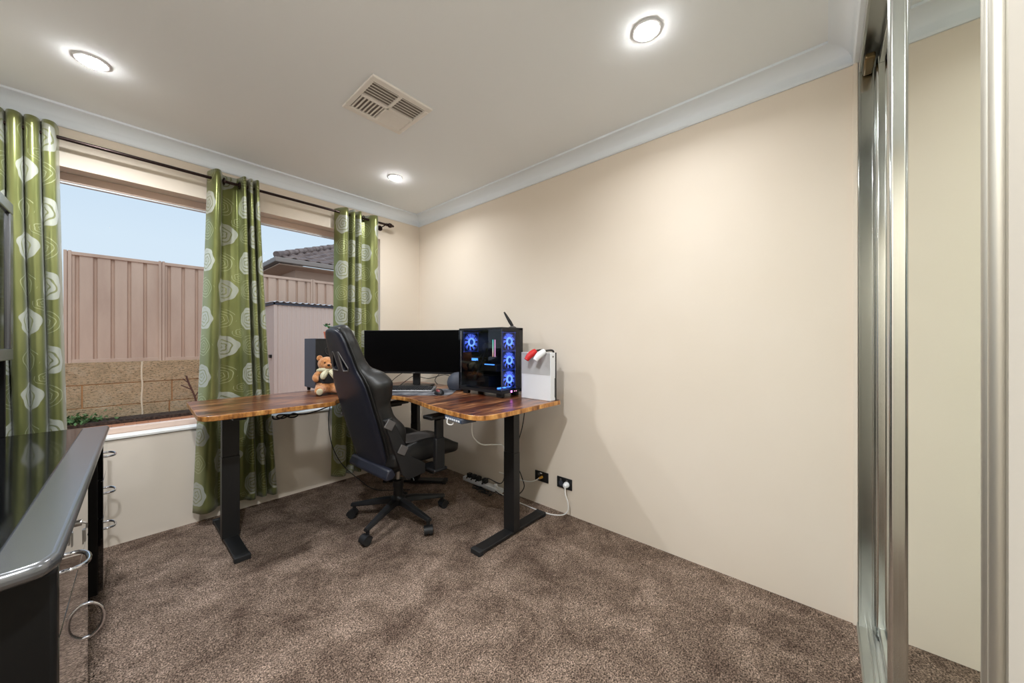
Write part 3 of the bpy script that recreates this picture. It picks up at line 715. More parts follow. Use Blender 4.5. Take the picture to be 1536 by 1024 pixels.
for i in range(16):
    a_ = i*2.4; rr = .012+.020*(i % 4)/3; c = Vector((rr*math.cos(a_)-.008, rr*math.sin(a_), .085+.022*((i*7) % 5)/4)); n_ = Vector((math.cos(a_), math.sin(a_), .6)).normalized(); s_ = n_.cross(Vector((0, 0, 1))).normalized(); u_ = s_.cross(n_)
    p = [c-n_*.013, c+s_*.009, c+n_*.014, c-s_*.009]; vs = [bm.verts.new(q_) for q_ in p]; vt = [bm.verts.new(q_+u_*.0012) for q_ in p]; skin(bm, [vs, vt])
finish('foliage', bm, 'leaf', pl)

be = thing('teddy_bear', 'seated orange-brown teddy bear with pale scarf leaning on the loudspeaker', 'teddy bear', (-1.05, -.425, DZ), math.radians(-10))
def skinned(name, nodes, edges, mt, parent, sub=2):
    me = bpy.data.meshes.new(name); me.from_pydata([n_[:3] for n_ in nodes], edges, []); o = bpy.data.objects.new(name, me); COL.objects.link(o); o.parent = parent
    sk = o.modifiers.new('skin', 'SKIN'); 
    if not me.skin_vertices: 
        bmx = bmesh.new(); bmx.from_mesh(me); bmx.verts.layers.skin.verify(); bmx.to_mesh(me); bmx.free()
    for i, n_ in enumerate(nodes): me.skin_vertices[0].data[i].radius = (n_[3], n_[3]); me.skin_vertices[0].data[i].use_root = (i == 0)
    s = o.modifiers.new('sub', 'SUBSURF'); s.levels = s.render_levels = sub; me.materials.append(M[mt]); sk.use_smooth_shade = True
    return o
# faces -y (towards the room)
nodes = [(0, 0, .065, .062), (0, .0, .125, .055), (0, 0, .168, .040), (0, -.008, .205, .052), (0, -.008, .235, .050),
         (-.045, -.005, .15, .026), (-.078, -.035, .12, .023), (-.072, -.065, .095, .021),
         (.045, -.005, .15, .026), (.078, -.035, .12, .023), (.072, -.065, .095, .021),
         (-.045, -.045, .045, .036), (-.066, -.105, .034, .031), (-.070, -.128, .040, .030),
         (.045, -.045, .045, .036), (.066, -.105, .034, .031), (.070, -.128, .040, .030), (0, -.055, .205, .022)]
edges = [(0, 1), (1, 2), (2, 3), (3, 4), (2, 5), (5, 6), (6, 7), (2, 8), (8, 9), (9, 10), (0, 11), (11, 12), (12, 13), (0, 14), (14, 15), (15, 16), (3, 17)]
bo = skinned('body', nodes, edges, 'fur', be); 
tx = bpy.data.textures.new('furbump', 'CLOUDS'); tx.noise_scale = .012; dm = bo.modifiers.new('fur', 'DISPLACE'); dm.texture = tx; dm.strength = .006
bm = bmesh.new(); ball(bm, (0, -.008, .212), (.056, .050, .050), 28, 18); ball(bm, (0, -.048, .200), (.028, .028, .022)); ho = finish('head', bm, 'fur', be); dm = ho.modifiers.new('fur', 'DISPLACE'); dm.texture = tx; dm.strength = .006
for s_ in (-1, 1):
    bm = bmesh.new(); ball(bm, (s_*.042, 0, .252), (.020, .011, .020)); finish('ear', bm, 'fur', be)
    bm = bmesh.new(); ball(bm, (s_*.020, -.054, .222), .0055); finish('eye', bm, 'black_gloss', be)
    bm = bmesh.new(); ball(bm, (s_*.070, -.158, .036), (.020, .006, .022)); finish('paw_pad', bm, 'cloth_pale', be)
bm = bmesh.new(); ball(bm, (0, -.077, .206), (.010, .007, .007)); finish('nose', bm, 'black_gloss', be)
bm = bmesh.new(); lathe(bm, [(.058, .075), (.070, .08), (.068, .12), (.050, .158), (.044, .158), (.058, .12)], seg=24); 
for v_ in bm.verts: v_.co.y *= .98; v_.co.y -= .004
finish('vest', bm, 'cloth_dark', be)
bm = bmesh.new(); tube(bm, [(.052*math.cos(k/12*2*PI), -.004+.052*math.sin(k/12*2*PI), .168+.006*math.sin(k)) for k in range(13)], .013, k=0, closed=True)
for s_ in (-1, 1): tube(bm, [(s_*.006, -.056, .166), (s_*.030, -.072, .140), (s_*.038, -.080, .112)], lambda t: .010+.010*math.sin(PI*t))
finish('scarf', bm, 'cloth_pale', be)

# small round speaker behind the computer
bm = bmesh.new(); lathe(bm, [(.055, 0), (.074, .006), (.086, .035), (.088, .060), (.080, .090), (.060, .116), (.034, .130), (.004, .134)], c=(-.285, -.955, DZ), seg=32)
tag(finish('smart_speaker', bm, 'dgrey'), 'dark grey dome-shaped speaker between monitor and glass computer case', 'speaker')

# glass computer tower ----------------------------------------------
PX0, PX1, PY0, PY1, PZ0, PZ1 = -.392, -.178, -1.512, -1.088, DZ+.028, DZ+.463
pc = thing('computer_tower', 'black glass-sided computer tower with blue glowing fans', 'computer', (-.285, -1.30, DZ))
def pk(o, p=None): kid(o, pc); return o
def pb(name, d, mt, bevel=0): return pk(bxo(name, d, mt, None, bevel))
bm = bmesh.new()
box(bm, PX0, PX1, PY0, PY1, PZ0, PZ0+.024); box(bm, PX0, PX1, PY0, PY1, PZ1-.016, PZ1); box(bm, PX0+.02, PX1, PY1-.004, PY1, PZ0, PZ1); box(bm, PX1-.004, PX1, PY0, PY1, PZ0, PZ1)
box(bm, PX1-.034, PX1, PY0, PY0+.01, PZ0, PZ1); box(bm, PX0, PX0+.006, PY1-.012, PY1, PZ0, PZ1)
pk(finish('case_frame', bm, 'black_plastic', None, bevel=.0015))
pb('side_glass', (PX0-.003, PX0, PY0+.001, PY1-.001, PZ0+.022, PZ1-.012), 'smoke_glass'); pb('front_glass', (PX0+.001, PX1-.034, PY0-.003, PY0, PZ0+.022, PZ1-.012), 'smoke_glass')
pb('corner_edge', (PX0-.003, PX0+.001, PY0-.003, PY0+.001, PZ0+.02, PZ1-.012), 'dgrey')
for x in (PX0+.02, PX1-.05):
    for y in (PY0+.02, PY1-.07): pb('foot', (x, x+.03, y, y+.05, DZ, PZ0), 'black_plastic', .004)
pb('motherboard', (PX1-.052, PX1-.046, PY0+.10, PY1-.03, PZ0+.10, PZ1-.03), 'mobo')
def fan(c, n, r=.058):
    c = Vector(c); n = Vector(n).normalized(); u_ = Vector((0, 0, 1)).cross(n).normalized(); w_ = Vector((0, 0, 1))
    bm = bmesh.new(); q = r*1.04; a_ = []
    sq = [c+u_*q*i+w_*q*j for i, j in ((-1, -1), (1, -1), (1, 1), (-1, 1))]
    for i in range(4): tube(bm, [sq[i], sq[(i+1) % 4]], .002, k=0, seg=6)
    for p in sq: ball(bm, p, .006, 8, 6)
    fo = pk(finish('fan', bm, 'blue_e', None))
    bm = bmesh.new(); tube(bm, [c+(u_*math.cos(k/28*2*PI)+w_*math.sin(k/28*2*PI))*r for k in range(29)], .0028, k=0, closed=True, seg=6)
    o = kid(finish('fan_ring', bm, 'blue_e'), fo); o.matrix_parent_inverse = Matrix.Identity(4)
    bm = bmesh.new(); tube(bm, [c+n*.004+(u_*math.cos(k/20*2*PI)+w_*math.sin(k/20*2*PI))*r*.40 for k in range(21)], .0065, k=0, closed=True, seg=8); o = finish('hub_ring', bm, 'blue_b'); o.parent = fo
    bm = bmesh.new(); cyl(bm, c-n*.003, c+n*.004, r*.33, seg=20); o = finish('hub', bm, 'blue_d'); o.parent = fo
    bm = bmesh.new()
    for k in range(9):
        a_ = k/9*2*PI; b_ = a_+.50
        p = [c+(u_*math.cos(a_)+w_*math.sin(a_))*r*.42, c+(u_*math.cos(a_+.2)+w_*math.sin(a_+.2))*r*.93+n*.004, c+(u_*math.cos(b_+.14)+w_*math.sin(b_+.14))*r*.93-n*.006, c+(u_*math.cos(b_-.06)+w_*math.sin(b_-.06))*r*.42-n*.006]
        vs = [bm.verts.new(q_) for q_ in p]; vt = [bm.verts.new(q_-n*.0015) for q_ in p]; skin(bm, [vs, vt])
    o = finish('fan_blades', bm, M['fan_blade']); o.parent = fo
    return fo
M['fan_blade'] = mat('fan_blade_light', srgb(110, 130, 255), .4, emit=(.14, .24, 1, 1), es=1.1)
M['blue_d'] = mat('fan_hub_blue', srgb(30, 60, 150), .4, emit=(.03, .12, .7, 1), es=.6)
for i in range(3): fan((PX0+.088, PY0+.016, PZ0+.092+i*.125), (0, -1, 0))
fan((PX0+.098, PY1-.022, PZ1-.098), (0, -1, 0), .066)
for x_, k_ in ((PX1-.085, 'ram_g'), (PX1-.100, 'ram_p')):
    pass
for y_, k_ in ((-1.322, 'ram_g'), (-1.342, 'ram_p')):
    o = pb('memory_stick', (PX1-.096, PX1-.052, y_, y_+.006, PZ0+.235, PZ0+.355), 'mobo'); o2 = bxo('light_bar', (PX1-.101, PX1-.0962, y_, y_+.006, PZ0+.235, PZ0+.355), k_, o)
bm = bmesh.new(); lathe(bm, [(.034, 0), (.034, .035), (.030, .042), (.002, .043)], c=(PX1-.05, -1.235, PZ0+.30), axis=(-1, 0, 0), seg=28); pk(finish('pump_head', bm, 'dgrey'))
bm = bmesh.new()
tube(bm, [(PX1-.09, -1.24, PZ0+.28), (PX1-.14, -1.22, PZ0+.22), (PX1-.15, -1.16, PZ0+.14), (PX1-.10, -1.13, PZ0+.07)], .008); tube(bm, [(PX1-.09, -1.25, PZ0+.29), (PX1-.15, -1.27, PZ0+.22), (PX1-.16, -1.22, PZ0+.10), (PX1-.12, -1.17, PZ0+.05)], .008)
pk(finish('cooling_hose', bm, 'rubber'))
bm = bmesh.new(); box(bm, PX1-.15, PX1-.06, -1.40, -1.12, PZ0+.135, PZ0+.185); g_ = pk(finish('graphics_card', bm, 'gpu', None, bevel=.006))
pb('blue_strip', (PX1-.152, PX1-.150, -1.22, -1.155, PZ0+.205, PZ0+.222), 'blue_s', .001)
bm = bmesh.new()
for i in range(5): box(bm, PX1-.14, PX1-.06, -1.215, -1.135, PZ0+.19+i*.018-.045, PZ0+.20+i*.018-.045)
pk(finish('cooler_fins', bm, 'pcb_gold', None))
pb('blue_strip', (PX1-.1535, PX1-.1505, -1.385, -1.29, PZ0+.180, PZ0+.186), 'blue_s'); pb('base_light', (PX0+.03, PX1-.06, PY0+.06, PY0+.07, PZ0+.026, PZ0+.034), 'blue_s')
pb('power_shroud', (PX1-.15, PX1-.01, PY1-.24, PY1-.01, PZ0+.024, PZ0+.10), 'black_plastic', .003)
pb('status_light', (PX0+.088, PX0+.100, PY0-.0022, PY0-.0002, PZ0+.004, PZ0+.016), 'magenta')
bm = bmesh.new(); cyl(bm, (PX0+.125, PY0-.002, PZ0+.010), (PX0+.125, PY0, PZ0+.010), .003, seg=10); cyl(bm, (PX0+.142, PY0-.002, PZ0+.010), (PX0+.142, PY0, PZ0+.010), .003, seg=10); pk(finish('front_port', bm, 'ram_p', None))

an = thing('wifi_antenna', 'short black antenna leaning on top of the computer tower', 'antenna', (-.222, -1.455, PZ1))
bm = bmesh.new(); lathe(bm, [(.026, 0), (.026, .006), (.010, .014), (.002, .015)], seg=24); finish('base', bm, 'greyplastic', an)
bm = bmesh.new(); q0 = Vector((0, 0, .012)); q1 = q0+Vector((-.042, .040, .098)); rings = [ring(bm, q0+(q1-q0)*t, q1-q0, r_, 12, ry=r_*.55) for t, r_ in ((0, .010), (.3, .012), (.8, .008), (1, .005))]; skin(bm, rings); finish('mast', bm, 'black_plastic', an)

# white console on end with two hooked grips -------------------------
gc = thing('game_console', 'white game console standing upright at the end of the wooden desk', 'game console', (-.232, -1.690, DZ))
bxo('case', [(-.032, .020, -.115, .12, .0, .300)], 'white_plastic', gc, bevel=.003)
bm = bmesh.new(); box(bm, -.0335, -.032, -.113, .118, .160, .298); finish('vent_panel', bm, mat('perforated_white', srgb(186, 186, 186), .6), gc)
bxo('front_strip', (.020, .034, -.115, .12, .0, .300), 'black_plastic', gc, bevel=.002)
bxo('disc_slot', (.012, .0205, -.1165, -.1148, .02, .14), 'black', gc)
bm = bmesh.new(); cyl(bm, (-.006, -.1168, .275), (-.006, -.1148, .275), .006); finish('power_button', bm, 'greyplastic', gc)
def grip(label, y, mtn, zz):
    g = thing('hand_grip', label, 'grip', (-.232, y, DZ+.300), 0, 'two curved grips hooked over the white console')
    bm = bmesh.new(); tube(bm, [(.040, 0, -.028), (.042, 0, .004), (.020, 0, .014), (-.035, 0, .012), (-.052, .010, .006)], .0065, seg=10); finish('hook', bm, 'black_plastic', g)
    bm = bmesh.new(); tube(bm, [(-.046, .006, .010), (-.066, .014, -.004), (-.088, .024, -.022), (-.104, .034, -.046)], lambda t: .016+.005*math.sin(PI*min(t*1.1, 1)), seg=14); finish('handle', bm, mtn, g)
    return g
grip('white curved rubber grip hooked over the outer end of the console', -1.775, 'white_plastic', 0)
grip('red curved rubber grip hooked over the console beside the tower', -1.705, 'red', 0)

# cables behind the monitor
def cable(name, label, pts, r, mtn, cat='cable', extra=None):
    bm = bmesh.new(); tube(bm, pts, r, seg=8, k=8)
    if extra: extra(bm)
    return tag(finish(name, bm, mtn), label, cat)
cable('monitor_cable', 'black cable looping behind the monitor towards the computer tower', [(-.50, -.46, DZ+.004), (-.44, -.48, DZ+.05), (-.34, -.44, DZ+.075), (-.24, -.50, DZ+.05), (-.20, -.68, DZ+.09), (-.20, -.84, DZ+.05), (-.20, -1.0, DZ+.004)], .003, 'black')
cable('monitor_cable', 'black cable hanging from the left rear of the monitor to the desk', [(-.52, -.33, DZ+.005), (-.48, -.36, DZ+.06), (-.40, -.40, DZ+.12), (-.30, -.42, DZ+.16)], .0025, 'black')
cable('monitor_cable', 'thin black cable rising behind the right half of the monitor', [(-.22, -.60, DZ+.004), (-.26, -.62, DZ+.05), (-.23, -.66, DZ+.12), (-.20, -.64, DZ+.18)], .0025, 'black')

# cables under the desk
c1_ = [(-1.395, -.50, .715), (-1.39, -.50, .695), (-1.36, -.50, .690), (-1.33, -.50, .705), (-1.30, -.50, .690), (-1.27, -.50, .688), (-1.255, -.50, .700), (-1.28, -.50, .712), (-1.31, -.50, .700), (-1.34, -.50, .690), (-1.37, -.50, .700), (-1.36, -.50, .715), (-1.28, -.50, .705), (-1.18, -.50, .700), (-1.06, -.48, .722), (-.95, -.46, .745)]
cable('desk_cable', 'black cable coiled and strung beneath the left arm of the wooden desk', c1_, .0045, 'black')
cable('desk_cable', 'thin black cable drooping in front of the right-hand curtain to the carpet', [(-1.02, -.42, .742), (-1.03, -.41, .60), (-1.00, -.40, .42), (-.92, -.38, .26), (-.80, -.38, .12), (-.68, -.42, .010), (-.50, -.62, .008)], .003, 'black')
cable('white_cable', 'thin white cable drooping from the desk keypad to the desk leg', [(-.80, -1.68, .765), (-.74, -1.62, .66), (-.62, -1.56, .575), (-.52, -1.56, .55), (-.455, -1.585, .53), (-.44, -1.583, .42)], .0034, 'white_cable')
cable('white_cable', 'white loop of cable under the keypad', [(-.865, -1.56, .765), (-.868, -1.56, .742), (-.86, -1.575, .732), (-.855, -1.595, .742), (-.855, -1.60, .765)], .0034, 'white_cable')
cable('power_cable', 'black cable hanging behind the right desk leg from the desk top', [(-.12, -1.46, .80), (-.11, -1.47, .70), (-.10, -1.44, .56), (-.10, -1.38, .38), (-.10, -1.38, .30), (-.085, -1.42, .20), (-.08, -1.44, .12), (-.10, -1.38, .05), (-.11, -1.26, .02), (-.11, -1.18, .030)], .0035, 'black')
cable('power_cable', 'black cable sagging in front of the right desk leg to the power board', [(-.40, -1.582, .50), (-.38, -1.54, .36), (-.28, -1.40, .20), (-.17, -1.16, .14), (-.12, -1.06, .075)], .0035, 'black')
# power board along the skirting
pbd = thing('power_board', 'white power board with black plugs on the carpet by the wall', 'power board', (-.060, -.985, 0))
bxo('housing', (-.026, .026, -.215, .215, .001, .036), 'white_plastic', pbd, bevel=.006)
for i, y in enumerate((.155, .10, .045, -.03)):
    bm = bmesh.new(); box(bm, -.018, .018, y-.02, y+.02, .034, .070); cyl(bm, (-.018, y, .052), (-.045, y-.01, .040), .006); finish('black_plug', bm, 'rubber', pbd, bevel=.005)
bm = bmesh.new(); cyl(bm, (0, -.15, .035), (0, -.15, .055), .018, .014); finish('white_plug', bm, 'white_plastic', pbd)
def tangle(bm):
    random.seed(11)
    for k in range(4):
        pts = [(-.12-random.random()*.05, -.95-random.random()*.25, .008+random.random()*.02) for _ in range(6)]; tube(bm, pts, .003, k=6, seg=6)
bm = bmesh.new(); tangle(bm); tag(finish('cable_tangle', bm, 'black'), 'tangle of thin black cables on the carpet beside the power board', 'cable')
# wall plates
def plate(y0, y1, z0, z1, label, gang):
    t = thing('wall_socket', label, 'socket', (0, (y0+y1)/2, (z0+z1)/2))
    w = (y1-y0)/2; h = (z1-z0)/2
    bxo('cover_plate', (-.008, 0, -w, w, -h, h), 'black_plastic', t, bevel=.003)
    return t
s1 = plate(-1.602, -1.484, .168, .240, 'black wall data plate with an orange plug, nearer the desk', 1)
bxo('data_port', (-.011, -.008, .010, .030, .005, .022), 'greyplastic', s1); bxo('brand_mark', (-.0086, -.008, -.006, .014, .020, .028), 'white_plastic', s1)
s2 = plate(-1.797, -1.677, .170, .245, 'black double wall socket with a white plug, farther from the desk', 2)
for y in (.028, -.022):
    bm = bmesh.new(); cyl(bm, (-.008, y, .022), (-.011, y, .022), .007); finish('switch', bm, 'greyplastic', s2)
bm = bmesh.new(); cyl(bm, (-.008, .026, -.004), (-.0095, .026, -.004), .018, seg=24); finish('outlet_face', bm, 'dgrey', s2)
pg = thing('data_cable', 'white data cable with orange plug in the wall data plate', 'cable', (-.011, -1.552, .205))
bm = bmesh.new(); cyl(bm, (0, 0, 0), (-.030, .006, -.002), .010, .007); finish('plug', bm, 'amber', pg)
bm = bmesh.new(); tube(bm, [(-.030, .006, -.002), (-.050, .03, -.020), (-.06, .08, -.035), (-.075, .15, -.035), (-.085, .24, -.025), (-.10, .33, -.02)], .004); finish('cord', bm, 'white_cable', pg)
pg = thing('power_lead', 'white power lead from the wall socket curving across the carpet edge', 'cable', (-.0095, -1.760, .205))
bm = bmesh.new(); lathe(bm, [(.020, 0), (.020, .012), (.014, .030), (.008, .036)], axis=(-1, 0, 0), seg=20); finish('plug', bm, 'white_plastic', pg)
bm = bmesh.new(); tube(bm, [(-.030, -.004, -.004), (-.042, -.016, -.05), (-.040, -.034, -.10), (-.045, -.035, -.15), (-.055, .0, -.185), (-.075, .08, -.199), (-.085, .20, -.200), (-.085, .33, -.199), (-.09, .44, -.194), (-.10, .52, -.175), (-.085, .56, -.160), (-.07, .58, -.170), (-.055, .62, -.158)], .0042); finish('cord', bm, 'white_cable', pg)
# little white tag
bm = bmesh.new(); T = Matrix.Translation((-.405, -.515, .034)) @ Matrix.Rotation(.5, 4, 'Z')
tube(bm, [T @ Vector((-.018, -.02, 0)), T @ Vector((.018, .02, .03))], .004, k=0, seg=6); tube(bm, [T @ Vector((.018, -.02, 0)), T @ Vector((-.016, .02, .035))], .004, k=0, seg=6)
tag(finish('cable_tie', bm, 'white_plastic'), 'small white x-shaped cable tie on the floor foot behind the chair base', 'cable tie')

# ================================================================== BLACK DESK ON THE LEFT
LD = thing('executive_desk', 'black desk with graphite top, glass inlay and chrome-handled drawers', 'desk', (-2.065, -.325, 0), math.radians(-2.02))
# local: front edge at x=0, far end y=0, near end y=-1.74, back at x=-.60
bm = bmesh.new(); Ld = 1.63
topo = sp2([(0, -.03), (0, -.0)], 1)+[(-.61, 0), (-.61, -Ld)]+sp2([(-.06, -Ld), (-.018, -Ld+.012), (0, -Ld+.05)], 5)
prism(bm, topo, .718, .75); finish('desktop', bm, 'lam', LD, bevel=.013, seg=4)
bm = bmesh.new(); prism(bm, [(-.085, -.03), (-.60, -.03), (-.60, -1.60), (-.085, -1.60)], .7503, .7545); finish('glass_inlay', bm, M['smoke_inlay'] if 'smoke_inlay' in M else 'black_gloss', LD, bevel=.001)
def drawers(name, y0, y1, gaps, handles, parent):
    ped = bxo(name, (-.58, -.022, y0, y1, .04, .717), 'lam_black', parent, bevel=.004)
    zs = gaps
    for (za, zb) in zip(zs, zs[1:]):
        d_ = bxo('drawer_front', (-.0225, -.006, y0+.004, y1-.004, za+.003, zb-.003), 'drawer', ped, bevel=.0015)
    bxo('plinth', (-.56, -.05, y0+.01, y1-.01, 0, .04), 'lam_black', ped)
    for kind, y, z in handles:
        bm = bmesh.new()
        if kind == 'h': pts = [(-.006, y+.048, z), (.008, y+.047, z), (.021, y+.030, z-.002), (.026, y, z-.004), (.021, y-.030, z-.002), (.008, y-.047, z), (-.006, y-.048, z)]
        else: pts = [(-.006, y, z+.052), (.006, y, z+.050), (.024, y, z+.030), (.030, y, z), (.024, y, z-.030), (.006, y, z-.050), (-.006, y, z-.052)]
        tube(bm, pts, .0048, seg=10); finish('handle', bm, 'chrome', ped)
    return ped
fp = drawers('drawer_pedestal', -.31, -.02, [.05, .38, .55, .712], [('h', -.165, .635), ('h', -.165, .463), ('h', -.165, .297)], LD)
np_ = drawers('drawer_pedestal', -Ld+.075, -.975, [.05, .56, .712], [('h', -1.43, .663), ('v', -1.03, .31)], LD)
bm = bmesh.new(); box(bm, -.59, -.006, -Ld+.040, -Ld+.074, 0, .717); finish('end_panel', bm, 'lam_black', LD, bevel=.008)
bm = bmesh.new(); box(bm, -.59, -.57, -.97, -.31, .25, .717); finish('modesty_panel', bm, 'lam_black', LD)
ky = bmesh.new(); cyl(ky, (-.006, -1.25, .690), (.002, -1.25, .690), .008); tube(ky, [(.002, -1.25, .690), (.010, -1.25, .684), (.010, -1.25, .672)], .002, seg=6)
box(ky, .006, .009, -1.262, -1.246, .640, .672); box(ky, .002, .005, -1.250, -1.238, .630, .668); finish('lock_key', ky, 'steel', LD)
# hutch
HX, HZ0, HZ1 = -.283, 1.115, 1.79
hu = thing('desk_hutch', 'black hutch cabinet with glass door standing on the black desk', 'hutch', (-2.065, -.325, .7545), math.radians(-2.02))
z_ = .7545
bm = bmesh.new(); box(bm, -.595, HX-.02, -1.60, -.03, HZ1-z_-.025, HZ1-z_); box(bm, -.595, HX-.02, -1.60, -.03, HZ0-z_, HZ0-z_+.02)
for y in (-.05, -.83, -1.60): box(bm, -.595, HX-.02, y, y+.02, 0, HZ1-z_)
box(bm, -.605, -.595, -1.60, -.03, 0, HZ1-z_)
finish('carcass', bm, 'lam_black', hu, bevel=.003)
for (ya, yb) in ((-.81, -.035), (-1.595, -.815)):
    bm = bmesh.new(); a_, b_ = HZ0-z_-.02, HZ1-z_; w_ = .05
    box(bm, HX-.02, HX, ya, yb, a_, a_+w_); box(bm, HX-.02, HX, ya, yb, b_-w_, b_); box(bm, HX-.02, HX, ya, ya+w_, a_+w_, b_-w_); box(bm, HX-.02, HX, yb-w_, yb, a_+w_, b_-w_)
    d_ = finish('door', bm, 'lam', hu, bevel=.004); bxo('door_glass', (HX-.013, HX-.009, ya+w_-.004, yb-w_+.004, a_+w_-.004, b_-w_+.004), 'black_gloss', d_)

# ================================================================== OUTSIDE
struct(bxo('trim_12', (-6, 4, .16, 4.45, -.06, .03), 'paving'), 'terracotta brick paving outside the window', 'paving')
so = bxo('garden_bed', (-6, 3.9, 4.30, 4.60, .03, .085), 'soil', bevel=.01); tag(so, 'strip of dark garden soil along the limestone wall outside', 'garden bed')
FY = 4.6; FX0, FX1 = -2.51, 4.0
wl = thing('retaining_wall', 'cream limestone block retaining wall below the fence outside', 'retaining wall', (0, FY, .02))
RB = .88-.02; x_of = lambda v_: v_
rows_ = [(.555-.0, RB, [-4.2, -3.2, -1.771, -.75, .3, 1.3, 2.3, 4]), (.235, .545, [-4.2, -3.1, -2.343, -1.771, -1.446, -.5, .5, 1.5, 2.5, 4]), (.0, .225, [-4.2, -3.2, -2.6, -1.771, -1.475, -.5, .5, 1.5, 2.5, 4])]
for z0, z1, xs in rows_:
    for a_, b_ in zip(xs, xs[1:]): bxo('limestone_block', (a_+.007, b_-.007, random.uniform(-.004, .004), .22, z0, z1), 'lime', wl, bevel=.006)
bxo('mortar_bed', (-4.2, 4, .012, .2, 0, RB-.012), 'mortar', wl)
bm = bmesh.new(); tube(bm, [(-1.771+.004*math.sin(k*1.7), .002, k*RB/8) for k in range(9)], .011, seg=8); finish('sealed_joint', bm, 'joint', wl)
fe = thing('metal_fence', 'tall taupe ribbed steel fence on the limestone wall', 'fence', (0, FY+.05, .88))
FZ = 1.53
def panel(x0, x1):
    bm = bmesh.new(); pr = []
    x = x0
    while x < x1-.03:
        for dx_, dy_ in ((0, 0), (.030, 0), (.042, .028), (.062, .028), (.074, 0), (.15, 0)):
            if x+dx_ <= x1: pr.append((x+dx_, dy_))
        x += .163
    pr.append((x1, 0))
    a_ = [bm.verts.new((p, q, .04)) for p, q in pr]; b_ = [bm.verts.new((p, q, FZ-.03)) for p, q in pr]
    a2_ = [bm.verts.new((p, q+.002, .04)) for p, q in pr]; b2_ = [bm.verts.new((p, q+.002, FZ-.03)) for p, q in pr]
    for i in range(len(pr)-1):
        bm.faces.new((a_[i], a_[i+1], b_[i+1], b_[i])); bm.faces.new((a2_[i], b2_[i], b2_[i+1], a2_[i+1]))
    o = finish('fence_panel', bm, 'fence', fe, smooth=False)
    bxo('rail', (x0, x1, -.018, .040, 0, .05), 'fence', o, bevel=.003); bxo('rail', (x0, x1, -.018, .040, FZ-.045, FZ), 'fence', o, bevel=.003)
posts = [-2.47, -1.557, .60, 2.9]; posts = [-3.92+.0, ] + posts if False else posts
px_ = [-2.47, -1.557, -.48, .60, 1.68, 2.76, 3.84]
for a_, b_ in zip([-2.47, -1.557, .60, 2.76], [-1.557, .60, 2.76, 3.9]): panel(a_+.03, b_-.03)
for a_ in [-2.47, -1.557, .60, 2.76]:
    bm = bmesh.new(); box(bm, a_-.034, a_-.004, -.024, .045, -.02, FZ+.012); box(bm, a_+.004, a_+.034, -.024, .045, -.02, FZ+.012); box(bm, a_-.006, a_+.006, -.008, .03, -.02, FZ); finish('post', bm, 'fence', fe, bevel=.003)
# garden shed
struct(bxo('trim_13', (-10, 20, 4.83, 22, .7, .88), 'soil'), 'bare higher ground behind the fence', 'ground')
sh = thing('garden_shed', 'low taupe corrugated steel garden shed in front of the fence', 'shed', (-.478, 3.0, .03))
def corr(x0, x1, y0, y1, z0, z1, step=.06, amp=.003):
    bm = bmesh.new(); n = max(2, int(math.hypot(x1-x0, y1-y0)/step*4)); d = Vector((x1-x0, y1-y0, 0)); nn = Vector((d.y, -d.x, 0)).normalized()
    rr = []
    for k in range(2):
        a_ = []; b_ = []
        for i in range(n+1):
            p = Vector((x0, y0, 0))+d*i/n+nn*(amp*(1 if (i // 2) % 2 else -1)-k*.003); a_.append(bm.verts.new(p+Vector((0, 0, z0)))); b_.append(bm.verts.new(p+Vector((0, 0, z1))))
        rr.append((a_, b_))
    (a_, b_), (c_, d_) = rr
    for i in range(n):
        bm.faces.new((a_[i], a_[i+1], b_[i+1], b_[i])); bm.faces.new((c_[i+1], c_[i], d_[i], d_[i+1])); bm.faces.new((b_[i], b_[i+1], d_[i+1], d_[i])); bm.faces.new((a_[i+1], a_[i], c_[i], c_[i+1]))
    for i in (0, n): bm.faces.new((a_[i], b_[i], d_[i], c_[i]))
    return bm
finish('front_wall', corr(0.02, 1.5, 0, 0, 0, 1.70), 'shed', sh, smooth=False); finish('side_wall', corr(0, 0, 1.08, .02, 0, 1.70), 'shed', sh, smooth=False)
bm = bmesh.new(); box(bm, -.012, .03, -.012, .03, 0, 1.72); finish('corner_post', bm, 'shed', sh, bevel=.003)
bxo('far_wall', (1.49, 1.5, 0, 1.08, 0, 1.70), 'shed', sh)
bm = bmesh.new(); n = 200; rr_ = [[], [], [], []]
for i in range(n+1):
    x = -.03+1.56*i/n; z = 1.735+.013*max(-.35, math.sin((x)*2*PI/.085)); 
    for j, (y, dz) in enumerate(((-.05, 0), (1.11, .03), (1.11, .027), (-.05, -.004))): rr_[j].append(bm.verts.new((x, y, z+dz)))
for j in range(4):
    for i in range(n): bm.faces.new((rr_[j][i], rr_[j][i+1], rr_[(j+1) % 4][i+1], rr_[(j+1) % 4][i]))
finish('roof_sheet', bm, 'seal', sh)
bm = bmesh.new(); box(bm, -.03, 1.53, -.02, .0, 1.69, 1.722); box(bm, -.02, -.0, -.02, 1.09, 1.69, 1.722); finish('roof_trim', bm, 'dgrey', sh)
bxo('latch', (-.03, -.008, .12, .20, .90, .95), 'black', sh, bevel=.004)
